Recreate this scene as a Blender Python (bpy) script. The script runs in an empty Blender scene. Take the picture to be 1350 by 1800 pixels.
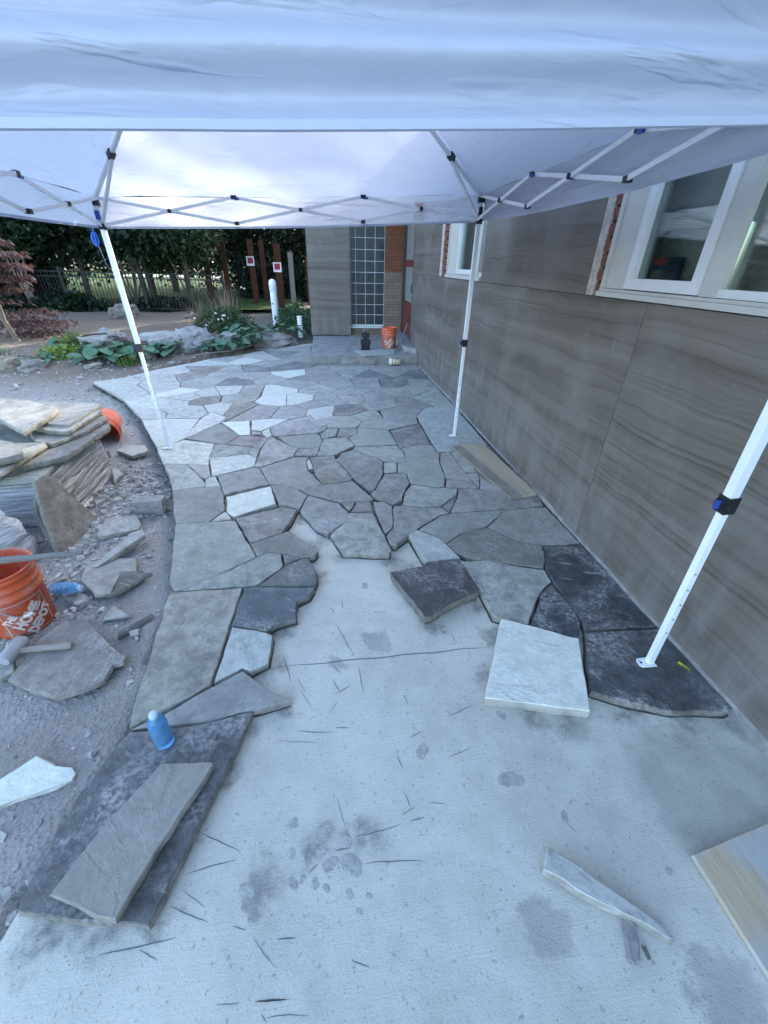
import bpy, bmesh, math, random
from mathutils import Vector, Matrix, noise
R = math.radians
scene = bpy.context.scene
COL = scene.collection

# ------------------------------------------------------------------ camera
cam = bpy.data.cameras.new('camera')
cam.sensor_fit = 'VERTICAL'; cam.sensor_height = 36.0; cam.lens = 36.0 * 720 / 1800
cam.clip_start = 0.02; cam.clip_end = 600
camo = bpy.data.objects.new('camera', cam); COL.objects.link(camo)
PITCH, ROLL, YAW, EYE = 0.5453559, 0.0244346, 0.1396263, 1.6
fwd = Vector((math.sin(YAW)*math.cos(PITCH), math.cos(YAW)*math.cos(PITCH), -math.sin(PITCH)))
rgt = Vector((math.cos(YAW), -math.sin(YAW), 0)); upv = rgt.cross(fwd)
r2 = rgt*math.cos(ROLL) + upv*math.sin(ROLL); u2 = upv*math.cos(ROLL) - rgt*math.sin(ROLL)
camo.matrix_world = Matrix(((r2.x,u2.x,-fwd.x,0),(r2.y,u2.y,-fwd.y,0),(r2.z,u2.z,-fwd.z,EYE),(0,0,0,1)))
scene.camera = camo

# ------------------------------------------------------------------ sky, sun, exposure
SUN_ELEV, SUN_AZ = R(22), R(34)           # azimuth measured from +Y (down the patio) towards +X (the house)
world = bpy.data.worlds.new('World'); scene.world = world; world.use_nodes = True
wt = world.node_tree; bg = wt.nodes['Background']
sky = wt.nodes.new('ShaderNodeTexSky'); sky.sky_type = 'NISHITA'; sky.sun_disc = False
sky.sun_elevation = SUN_ELEV; sky.sun_rotation = SUN_AZ; sky.air_density = 0.8; sky.dust_density = 1.6; sky.ozone_density = 0.45
wt.links.new(sky.outputs[0], bg.inputs[0]); bg.inputs[1].default_value = 0.15
sl = bpy.data.lights.new('sun', 'SUN'); sl.energy = 2.0; sl.angle = R(0.6); sl.color = (1.0, 0.92, 0.80)
so = bpy.data.objects.new('sun', sl); COL.objects.link(so)
sdir = Vector((math.sin(SUN_AZ)*math.cos(SUN_ELEV), math.cos(SUN_AZ)*math.cos(SUN_ELEV), math.sin(SUN_ELEV)))
so.rotation_euler = (-sdir).to_track_quat('-Z', 'Y').to_euler(); so.location = (20, 30, 20)
vs = scene.view_settings; vs.view_transform = 'Standard'; vs.look = 'None'; vs.gamma = 1; vs.use_curve_mapping = False
vs.exposure = 2.92
scene.cycles.max_bounces = 6; scene.cycles.diffuse_bounces = 4; scene.cycles.transmission_bounces = 5; scene.cycles.transparent_max_bounces = 10

# ------------------------------------------------------------------ measured plan data (metres)
STONES = [('l', [(-2.9, 6.02), (-2.676, 5.738), (-2.446, 6.024), (-2.779, 6.499), (-2.82, 6.772), (-3.063, 7.034), (-3.495, 6.731)]), ('l', [(-2.428, 5.353), (-2.108, 5.334), (-2.444, 6.019), (-2.673, 5.734)]), ('l', [(-2.157, 4.904), (-1.911, 4.938), (-1.964, 5.151), (-2.105, 5.329), (-2.425, 5.348)]), ('l', [(-1.925, 4.442), (-1.713, 4.035), (-1.601, 4.128), (-1.518, 4.263), (-1.515, 4.499), (-1.523, 4.909), (-1.908, 4.934), (-2.155, 4.9)]), ('l', [(-1.531, 3.642), (-1.319, 3.618), (-1.121, 3.584), (-1.14, 3.67), (-1.182, 4.101), (-1.508, 4.234), (-1.597, 4.125), (-1.711, 4.03)]), ('m', [(-1.423, 3.43), (-1.297, 3.116), (-1.058, 3.148), (-1.057, 3.202), (-1.156, 3.365), (-1.321, 3.613), (-1.529, 3.636)]), ('m', [(-1.152, 3.368), (-1.084, 3.293), (-1.049, 3.33), (-1.119, 3.579), (-1.314, 3.612)]), ('l', [(-1.047, 3.143), (-0.927, 3.142), (-1.008, 3.334), (-1.045, 3.327), (-1.074, 3.277)]), ('g', [(-1.205, 2.833), (-1.118, 2.589), (-0.896, 2.598), (-0.817, 2.754), (-0.872, 2.979), (-0.925, 3.137), (-1.054, 3.138), (-1.295, 3.111)]), ('l', [(-0.878, 2.597), (-0.742, 2.62), (-0.788, 2.701), (-0.811, 2.732)]), ('g', [(-1.048, 2.289), (-0.97, 1.969), (-0.915, 1.877), (-0.876, 1.873), (-0.527, 2.124), (-0.507, 2.144), (-0.717, 2.598), (-0.895, 2.593), (-1.117, 2.584)]), ('g', [(-0.54, 1.872), (-0.474, 1.87), (-0.347, 2.01), (-0.333, 2.046), (-0.356, 2.162), (-0.435, 2.188), (-0.502, 2.142), (-0.523, 2.12), (-0.874, 1.871)]), ('d', [(-0.322, 2.049), (-0.225, 2.103), (-0.34, 2.153)]), ('d', [(-0.138, 1.835), (-0.12, 1.891), (-0.133, 1.975), (-0.185, 2.097), (-0.218, 2.095), (-0.321, 2.038), (-0.342, 2.002), (-0.458, 1.868)]), ('b', [(-0.502, 2.147), (-0.436, 2.193), (-0.343, 2.166), (-0.219, 2.106), (-0.143, 2.116), (-0.12, 2.165), (-0.266, 2.353), (-0.312, 2.426), (-0.376, 2.391), (-0.564, 2.294)]), ('b', [(-0.566, 2.298), (-0.37, 2.401), (-0.32, 2.541), (-0.285, 2.708), (-0.398, 2.755), (-0.712, 2.623)]), ('w', [(-0.791, 2.72), (-0.734, 2.645), (-0.449, 2.82), (-0.521, 3.106), (-0.845, 2.957)]), ('g', [(-0.428, 2.814), (-0.269, 2.712), (-0.212, 2.929), (-0.289, 3.022), (-0.389, 3.111), (-0.519, 3.132)]), ('g', [(-0.538, 3.148), (-0.659, 3.468), (-0.709, 3.483), (-0.994, 3.341), (-0.871, 3.002)]), ('l', [(-1.036, 3.333), (-0.71, 3.512), (-0.711, 3.687), (-0.8, 3.801), (-1.143, 3.728)]), ('g', [(-1.144, 3.733), (-0.806, 3.82), (-0.8, 3.974), (-1.176, 4.092)]), ('m', [(-0.799, 3.818), (-0.715, 3.69), (-0.706, 3.894), (-0.795, 3.97)]), ('b', [(-0.798, 3.993), (-0.706, 3.9), (-0.665, 4.215), (-0.852, 4.311), (-0.963, 4.286), (-1.061, 4.099), (-1.176, 4.11)]), ('g', [(-1.181, 4.113), (-1.064, 4.104), (-0.97, 4.305), (-1.251, 4.718), (-1.503, 4.27)]), ('l', [(-1.257, 4.744), (-1.231, 4.965), (-1.432, 5.149), (-1.509, 4.9), (-1.513, 4.499), (-1.515, 4.263)]), ('w', [(-0.969, 4.325), (-0.863, 4.333), (-0.934, 4.779), (-1.242, 4.76)]), ('w', [(-0.875, 4.493), (-0.756, 4.449), (-0.689, 4.553), (-0.497, 4.812), (-0.775, 4.85), (-0.912, 4.799)]), ('m', [(-0.846, 4.333), (-0.739, 4.342), (-0.759, 4.409), (-0.862, 4.45)]), ('l', [(-0.728, 4.34), (-0.665, 4.238), (-0.633, 4.298), (-0.686, 4.526), (-0.744, 4.427)]), ('m', [(-0.562, 4.27), (-0.164, 4.336), (-0.069, 4.4), (-0.04, 4.507), (-0.055, 4.632), (-0.202, 4.794), (-0.235, 4.942), (-0.482, 4.791), (-0.676, 4.532), (-0.613, 4.273)]), ('g', [(-0.454, 4.042), (-0.331, 3.913), (-0.122, 3.912), (-0.094, 4.125), (-0.125, 4.277), (-0.166, 4.305), (-0.556, 4.248)]), ('m', [(-0.656, 4.23), (-0.696, 3.895), (-0.703, 3.512), (-0.659, 3.497), (-0.372, 3.703), (-0.367, 3.756), (-0.334, 3.91), (-0.456, 4.024), (-0.614, 4.243)]), ('g', [(-0.361, 3.744), (-0.156, 3.714), (-0.138, 3.766), (-0.123, 3.907), (-0.326, 3.9)]), ('m', [(-0.118, 3.894), (-0.146, 3.714), (0.017, 3.714), (0.229, 3.944), (0.172, 4.186), (-0.061, 4.153), (-0.084, 4.124)]), ('g', [(-0.09, 4.131), (-0.07, 4.158), (0.052, 4.241), (0.086, 4.468), (-0.039, 4.486), (-0.065, 4.379), (-0.12, 4.295)]), ('g', [(-0.533, 3.149), (-0.396, 3.116), (-0.298, 3.027), (-0.25, 3.033), (-0.095, 3.109), (-0.225, 3.385), (-0.247, 3.573), (-0.229, 3.674), (-0.368, 3.685), (-0.652, 3.469)]), ('l', [(-0.239, 3.572), (-0.219, 3.402), (-0.176, 3.431), (-0.221, 3.662)]), ('b', [(-0.171, 3.43), (-0.153, 3.288), (-0.09, 3.111), (0.032, 3.121), (0.154, 3.163), (0.166, 3.204), (0.034, 3.588), (0.015, 3.696), (-0.156, 3.696), (-0.207, 3.674)]), ('g', [(-0.203, 2.941), (0.046, 2.79), (0.28, 2.786), (0.308, 2.818), (0.164, 3.147), (0.033, 3.106), (-0.091, 3.095), (-0.276, 3.022)]), ('g', [(0.044, 3.589), (0.18, 3.204), (0.29, 2.966), (0.336, 2.981), (0.442, 3.261), (0.467, 3.502), (0.43, 3.596), (0.2, 3.815), (0.093, 3.76)]), ('m', [(0.204, 3.826), (0.436, 3.612), (0.475, 3.53), (0.607, 3.513), (0.697, 3.499), (0.706, 3.757), (0.662, 3.915), (0.327, 3.903), (0.232, 3.925)]), ('m', [(0.239, 3.945), (0.329, 3.923), (0.671, 3.943), (0.64, 4.365), (0.3, 4.462), (0.295, 4.3), (0.188, 4.17)]), ('g', [(0.063, 4.233), (0.186, 4.191), (0.29, 4.302), (0.289, 4.463), (0.094, 4.449)]), ('d', [(0.678, 3.956), (0.696, 3.85), (0.934, 3.924), (1.027, 3.917), (1.016, 4.548), (0.662, 4.346)]), ('m', [(0.714, 3.757), (0.701, 3.487), (0.611, 3.488), (0.579, 3.286), (0.659, 3.255), (0.653, 3.066), (0.665, 3.055), (0.865, 2.965), (0.924, 2.975), (0.977, 3.158), (0.997, 3.427), (1.058, 3.672), (1.04, 3.716), (1.029, 3.896), (0.931, 3.903), (0.7, 3.83)]), ('m', [(0.456, 3.285), (0.566, 3.299), (0.596, 3.496), (0.477, 3.499)]), ('g', [(0.345, 2.977), (0.297, 2.923), (0.322, 2.855), (0.393, 2.785), (0.448, 2.719), (0.532, 2.781), (0.573, 2.914), (0.643, 3.066), (0.645, 3.241), (0.563, 3.265), (0.457, 3.257)]), ('m', [(0.581, 2.907), (0.542, 2.759), (0.522, 2.714), (0.661, 2.663), (0.821, 2.666), (0.993, 2.833), (1.025, 2.931), (0.922, 2.955), (0.862, 2.95), (0.661, 3.035)]), ('d', [(0.829, 2.653), (0.866, 2.571), (0.986, 2.803)]), ('m', [(0.41, 2.388), (0.345, 2.295), (0.358, 2.196), (0.391, 2.181), (0.479, 2.271), (0.508, 2.302), (0.58, 2.367), (0.776, 2.53), (0.853, 2.551), (0.813, 2.644), (0.659, 2.65), (0.512, 2.698), (0.454, 2.686)]), ('g', [(0.305, 2.651), (0.343, 2.323), (0.402, 2.398), (0.441, 2.689), (0.385, 2.763), (0.304, 2.766)]), ('m', [(0.096, 2.611), (0.074, 2.51), (-0.014, 2.393), (-0.032, 2.353), (0.038, 2.134), (0.336, 2.092), (0.351, 2.122), (0.333, 2.303), (0.28, 2.617), (0.104, 2.625)]), ('g', [(-0.26, 2.695), (-0.245, 2.67), (-0.121, 2.427), (-0.056, 2.366), (-0.034, 2.383), (0.082, 2.515), (0.096, 2.636), (0.031, 2.769), (-0.203, 2.916)]), ('b', [(0.109, 2.657), (0.144, 2.717), (0.159, 2.783), (0.057, 2.775)]), ('b', [(0.154, 2.715), (0.12, 2.641), (0.281, 2.638), (0.282, 2.772), (0.171, 2.782)]), ('p', [(1.05, 3.719), (1.189, 3.722), (1.513, 3.787), (1.615, 3.855), (1.636, 5.361), (1.2, 5.11), (1.065, 4.842)]), ('m', [(1.012, 3.445), (0.987, 3.18), (0.983, 3.126), (1.076, 3.096), (1.193, 3.043), (1.183, 3.221), (1.175, 3.511), (1.172, 3.703), (1.071, 3.683)]), ('m', [(0.938, 2.969), (1.033, 2.95), (1.109, 2.939), (1.205, 2.925), (1.191, 3.027), (1.071, 3.08), (0.979, 3.11)]), ('m', [(1.186, 3.51), (1.188, 3.224), (1.294, 3.238), (1.322, 3.735), (1.188, 3.704)]), ('m', [(1.204, 3.039), (1.217, 2.933), (1.293, 3.154), (1.29, 3.221), (1.188, 3.201)]), ('d', [(1.299, 3.235), (1.302, 3.165), (1.437, 2.757), (1.665, 2.803), (1.607, 3.127), (1.61, 3.834), (1.51, 3.767), (1.336, 3.743)]), ('m', [(1.221, 2.922), (1.361, 2.811), (1.426, 2.746), (1.297, 3.14)]), ('m', [(0.997, 2.812), (0.872, 2.559), (0.972, 2.558), (1.311, 2.577), (1.367, 2.568), (1.625, 2.592), (1.665, 2.788), (1.429, 2.738), (1.356, 2.802), (1.209, 2.91), (1.038, 2.93)]), ('g', [(0.681, 2.265), (0.736, 2.174), (0.859, 2.276), (1.072, 2.343), (1.116, 2.383), (1.305, 2.562), (0.859, 2.538), (0.775, 2.514), (0.584, 2.351)]), ('b', [(0.74, 2.163), (0.782, 2.08), (0.836, 1.997), (1.14, 1.894), (1.271, 1.853), (1.348, 1.995), (1.365, 2.08), (1.232, 2.132), (1.074, 2.33), (1.023, 2.324), (0.858, 2.261)]), ('m', [(1.124, 2.379), (1.085, 2.34), (1.24, 2.146), (1.379, 2.096), (1.474, 2.084), (1.647, 2.083), (1.633, 2.569), (1.305, 2.556), (1.276, 2.538)]), ('s', [(1.36, 1.993), (1.279, 1.843), (1.276, 1.726), (1.28, 1.499), (1.282, 1.426), (1.26, 1.355), (1.485, 1.342), (1.656, 1.34), (1.644, 2.065), (1.375, 2.072)]), ('s', [(1.145, 1.625), (0.993, 1.418), (1.199, 1.309), (1.259, 1.401), (1.268, 1.487), (1.252, 1.703)]), ('g2', [(0.811, 1.695), (0.812, 1.638), (0.816, 1.495), (0.854, 1.478), (0.979, 1.417), (1.12, 1.612), (1.189, 1.677), (1.258, 1.729), (1.267, 1.834), (1.132, 1.878), (0.943, 1.964), (0.779, 1.971)]), ('l2', [(0.524, 2.115), (0.551, 1.982), (0.78, 2.002), (0.735, 2.149), (0.692, 2.24), (0.568, 2.349), (0.497, 2.301)]), ('s', [(1.146, 1.132), (1.09, 1.011), (1.23, 0.94), (1.385, 0.883), (1.612, 0.857), (1.657, 0.864), (1.655, 1.315), (1.252, 1.339)]), ('br', [(-0.937, 1.822), (-0.901, 1.495), (-0.87, 1.177), (-0.852, 1.066), (-0.698, 1.151), (-0.582, 1.232), (-0.547, 1.857), (-0.874, 1.861), (-0.933, 1.865)]), ('s2', [(-0.552, 1.581), (-0.37, 1.516), (-0.331, 1.557), (-0.229, 1.589), (-0.236, 1.655), (-0.233, 1.713), (-0.164, 1.756), (-0.142, 1.804), (-0.139, 1.82), (-0.469, 1.854), (-0.533, 1.856)]), ('l2', [(-0.567, 1.238), (-0.455, 1.307), (-0.414, 1.281), (-0.342, 1.321), (-0.339, 1.483), (-0.37, 1.504), (-0.549, 1.564)]), ('g', [(-0.575, 1.217), (-0.692, 1.136), (-0.846, 1.055), (-0.702, 1.057), (-0.541, 1.06), (-0.477, 1.072), (-0.345, 1.09), (-0.231, 1.115), (-0.372, 1.22), (-0.454, 1.291)]), ('l', [(-1.698, 7.888), (-1.804, 8.115), (-2.187, 8.294), (-2.408, 7.973), (-2.523, 7.835), (-2.462, 7.789), (-1.808, 7.786)]), ('m', [(-1.671, 8.785), (-1.776, 8.666), (-2.116, 8.396), (-2.181, 8.301), (-1.803, 8.124), (-1.589, 8.551)]), ('l', [(-1.162, 8.237), (-1.582, 8.544), (-1.796, 8.118), (-1.69, 7.891), (-1.534, 7.874), (-1.386, 7.931)]), ('m', [(-1.316, 9.182), (-1.412, 9.078), (-1.664, 8.793), (-1.58, 8.553), (-1.155, 8.243), (-0.854, 8.333)]), ('d', [(-1.288, 9.206), (-0.848, 8.342), (-0.545, 9.162)]), ('m', [(-0.032, 8.008), (-0.308, 8.083), (-0.334, 9.182), (-0.469, 9.186), (-0.535, 9.163), (-0.842, 8.333), (-0.59, 8.174)]), ('m', [(-0.72, 9.758), (-0.931, 9.601), (-1.286, 9.215), (-0.539, 9.171), (-0.475, 9.193)]), ('m', [(-0.334, 9.191), (-0.354, 10.032), (-0.713, 9.764), (-0.466, 9.195)]), ('b', [(-1.871, 7.31), (-1.811, 7.777), (-2.456, 7.78), (-2.252, 7.371), (-1.926, 7.266)]), ('m', [(-1.39, 7.277), (-1.537, 7.866), (-1.691, 7.882), (-1.802, 7.78), (-1.862, 7.312)]), ('d', [(-1.01, 7.317), (-1.061, 7.627), (-1.384, 7.923), (-1.528, 7.867), (-1.381, 7.277)]), ('m', [(-0.599, 8.169), (-0.848, 8.325), (-1.153, 8.234), (-1.377, 7.928), (-1.057, 7.636)]), ('d', [(-0.13, 7.848), (-0.303, 7.848), (-0.308, 8.083), (-0.59, 8.165), (-1.052, 7.628), (-1.001, 7.316), (-0.965, 7.295), (-0.393, 7.519)]), ('b', [(-1.93, 7.258), (-2.254, 7.362), (-2.433, 7.13), (-2.272, 6.722), (-2.164, 6.751), (-1.938, 7.034)]), ('l', [(-2.44, 7.135), (-2.261, 7.368), (-2.467, 7.782), (-2.529, 7.828), (-2.796, 7.507), (-2.981, 7.175)]), ('l', [(-3.057, 7.038), (-2.814, 6.775), (-2.776, 6.525), (-2.281, 6.72), (-2.441, 7.126), (-2.986, 7.166)]), ('m', [(-1.599, 6.832), (-1.932, 7.026), (-2.154, 6.749), (-1.669, 6.51)]), ('m', [(-1.629, 6.397), (-1.669, 6.5), (-2.161, 6.742), (-2.243, 6.71), (-2.13, 6.348), (-1.824, 6.252), (-1.655, 6.355)]), ('m', [(-1.387, 7.266), (-1.866, 7.303), (-1.921, 7.259), (-1.929, 7.035), (-1.594, 6.839), (-1.463, 6.92)]), ('d', [(-1.108, 6.481), (-1.172, 6.724), (-1.459, 6.911), (-1.59, 6.831), (-1.661, 6.504), (-1.621, 6.401), (-1.248, 6.409)]), ('m', [(-0.969, 7.287), (-1.006, 7.308), (-1.378, 7.266), (-1.454, 6.919), (-1.17, 6.733), (-0.94, 7.15)]), ('m', [(-0.934, 7.141), (-1.163, 6.726), (-1.099, 6.482), (-0.952, 6.443), (-0.821, 6.475), (-0.652, 6.733), (-0.662, 6.836)]), ('w', [(-2.41, 5.965), (-2.352, 5.848), (-2.272, 5.853), (-1.898, 6.058), (-1.829, 6.244), (-2.132, 6.339)]), ('l', [(-2.773, 6.517), (-2.439, 6.026), (-2.414, 5.975), (-2.139, 6.345), (-2.251, 6.707)]), ('l', [(-2.347, 5.839), (-2.1, 5.334), (-2.022, 5.236), (-1.799, 5.456), (-1.835, 5.648), (-2.272, 5.844)]), ('l', [(-1.654, 6.345), (-1.82, 6.244), (-1.889, 6.056), (-1.711, 5.825), (-1.487, 5.877)]), ('b', [(-1.429, 5.552), (-1.457, 5.856), (-1.71, 5.816), (-1.827, 5.65), (-1.79, 5.459), (-1.605, 5.43)]), ('l', [(-1.251, 6.4), (-1.622, 6.392), (-1.647, 6.351), (-1.478, 5.879), (-1.274, 5.926)]), ('m', [(-0.956, 6.435), (-1.102, 6.474), (-1.242, 6.401), (-1.265, 5.926), (-0.955, 5.824)]), ('m', [(-0.955, 5.815), (-1.27, 5.918), (-1.449, 5.858), (-1.42, 5.553), (-1.244, 5.482), (-0.989, 5.585)]), ('l', [(-1.458, 5.098), (-1.435, 5.161), (-1.276, 5.015), (-1.249, 5.474), (-1.424, 5.545), (-1.599, 5.424)]), ('l', [(-2.016, 5.229), (-1.957, 5.155), (-1.904, 4.94), (-1.524, 4.916), (-1.462, 5.086), (-1.607, 5.421), (-1.792, 5.45)]), ('b', [(-1.267, 5.007), (-1.224, 4.968), (-1.248, 4.744), (-0.906, 5.457), (-0.987, 5.577), (-1.24, 5.474)]), ('m', [(-1.21, 4.752), (-0.933, 4.786), (-0.781, 4.868), (-0.721, 4.858), (-0.637, 5.34), (-0.898, 5.451)]), ('w', [(-0.394, 7.509), (-0.96, 7.287), (-0.931, 7.151), (-0.657, 6.844), (-0.371, 7.094)]), ('w', [(-0.819, 6.466), (-0.947, 6.435), (-0.924, 5.841), (-0.59, 5.882), (-0.436, 5.977), (-0.446, 6.175)]), ('w', [(-0.592, 5.873), (-0.925, 5.832), (-0.981, 5.583), (-0.898, 5.461), (-0.632, 5.348), (-0.566, 5.382)]), ('w', [(-0.213, 5.835), (-0.431, 5.969), (-0.583, 5.876), (-0.557, 5.384), (-0.471, 5.382), (-0.226, 5.599)]), ('g', [(-0.367, 7.086), (-0.653, 6.836), (-0.643, 6.736), (-0.148, 6.624), (-0.021, 6.773)]), ('m', [(-0.151, 6.616), (-0.645, 6.727), (-0.812, 6.472), (-0.442, 6.184), (-0.172, 6.452)]), ('m', [(-0.036, 7.848), (-0.118, 7.848), (-0.386, 7.514), (-0.362, 7.094), (-0.014, 6.779), (0.226, 6.871)]), ('m', [(0.125, 6.174), (-0.168, 6.444), (-0.437, 6.176), (-0.427, 5.977), (-0.208, 5.842), (-0.0, 5.888)]), ('g', [(0.326, 6.831), (0.231, 6.863), (-0.012, 6.77), (-0.142, 6.618), (-0.163, 6.452), (0.131, 6.18), (0.401, 6.271)]), ('m', [(0.653, 7.849), (-0.027, 7.848), (0.235, 6.872), (0.33, 6.839), (0.398, 6.857), (0.727, 7.459), (0.735, 7.707)]), ('d', [(0.731, 7.449), (0.408, 6.857), (0.81, 6.776), (1.068, 6.866)]), ('m', [(0.658, 6.092), (0.405, 6.263), (0.134, 6.171), (0.008, 5.886), (0.097, 5.823), (0.444, 5.821)]), ('m', [(0.806, 6.768), (0.401, 6.849), (0.335, 6.831), (0.41, 6.271), (0.666, 6.097), (0.716, 6.098), (0.78, 6.147)]), ('d', [(1.254, 6.701), (1.123, 6.855), (1.075, 6.859), (0.815, 6.769), (0.789, 6.151), (1.039, 6.2), (1.24, 6.376)]), ('m', [(0.743, 7.701), (0.736, 7.459), (1.077, 6.868), (1.123, 6.864), (1.44, 7.371)]), ('w', [(-0.294, 4.921), (-0.233, 4.953), (-0.195, 4.797), (-0.166, 4.765), (0.03, 4.911), (0.055, 5.322), (0.02, 5.331), (-0.278, 5.188)]), ('m', [(0.092, 5.816), (0.002, 5.879), (-0.204, 5.834), (-0.217, 5.598), (0.022, 5.34), (0.059, 5.33), (0.198, 5.387)]), ('m', [(-0.712, 4.856), (-0.493, 4.819), (-0.304, 4.917), (-0.287, 5.189), (-0.471, 5.373), (-0.56, 5.375), (-0.628, 5.34)]), ('d', [(0.361, 5.358), (0.204, 5.379), (0.064, 5.322), (0.039, 4.913), (0.231, 4.907), (0.487, 5.118)]), ('m', [(0.442, 5.812), (0.101, 5.814), (0.207, 5.388), (0.362, 5.367), (0.474, 5.505)]), ('g', [(0.715, 6.089), (0.667, 6.088), (0.45, 5.815), (0.482, 5.508), (0.882, 5.542), (0.94, 5.627)]), ('m', [(0.368, 4.679), (0.632, 4.779), (0.587, 5.065), (0.493, 5.112), (0.238, 4.902)]), ('g', [(0.88, 5.533), (0.481, 5.499), (0.37, 5.362), (0.496, 5.121), (0.591, 5.073), (0.896, 5.26)]), ('m', [(0.911, 4.519), (1.018, 4.575), (1.057, 4.84), (0.634, 5.073), (0.641, 4.778)]), ('m', [(0.301, 4.487), (0.643, 4.381), (0.903, 4.515), (0.636, 4.771), (0.37, 4.669)]), ('d', [(1.64, 6.706), (1.643, 7.431), (1.449, 7.369), (1.131, 6.86), (1.26, 6.707)]), ('m', [(1.643, 7.441), (1.645, 7.85), (0.664, 7.849), (0.742, 7.711), (1.447, 7.378)]), ('g', [(1.637, 6.144), (1.64, 6.697), (1.263, 6.698), (1.249, 6.376)]), ('m', [(1.634, 6.111), (1.245, 6.368), (1.047, 6.195), (1.309, 5.858)]), ('m', [(1.635, 5.6), (1.637, 6.102), (1.312, 5.849), (1.29, 5.76)]), ('g', [(1.177, 5.079), (1.195, 5.115), (1.394, 5.23), (1.158, 5.638), (0.948, 5.623), (0.889, 5.536), (0.905, 5.26)]), ('m', [(1.402, 5.234), (1.634, 5.368), (1.635, 5.59), (1.285, 5.752), (1.166, 5.642)]), ('g', [(1.06, 4.848), (1.173, 5.071), (0.901, 5.252), (0.638, 5.081)]), ('m', [(1.303, 5.851), (1.039, 6.191), (0.786, 6.141), (0.724, 6.092), (0.948, 5.632), (1.158, 5.647), (1.28, 5.759)]), ('g', [(-0.222, 5.59), (-0.463, 5.377), (-0.282, 5.197), (0.012, 5.337)]), ('m', [(-0.16, 4.758), (-0.049, 4.635), (-0.037, 4.511), (0.09, 4.484), (0.29, 4.489), (0.361, 4.673), (0.23, 4.898), (0.036, 4.904)]), ('l', [(-1.896, 6.049), (-2.261, 5.848), (-1.833, 5.656), (-1.718, 5.82)])]
SLAB_EDGE = [(-3.4904, 6.813), (-2.9133, 6.0993), (-2.6853, 5.8142), (-2.4427, 5.429), (-2.1748, 4.9774), (-1.9407, 4.5136), (-1.7235, 4.0991), (-1.5393, 3.7035), (-1.4291, 3.4904), (-1.3139, 3.2017), (-1.2147, 2.9125), (-1.1283, 2.6604), (-1.0565, 2.3541), (-0.9743, 2.0245), (-0.924, 1.9099), (-0.9347, 1.864), (-0.8992, 1.5379), (-0.8669, 1.21), (-0.8496, 1.086), (-0.9778, 0.5287), (-0.9859, 0.4829)]
FAR_EDGE = [(-0.3616, 10.4013), (-0.9662, 9.946), (-1.4632, 9.4006), (-1.84, 8.9716), (-2.1962, 8.691), (-2.4991, 8.2749), (-2.8927, 7.7655), (-3.1631, 7.2747)]
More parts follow.
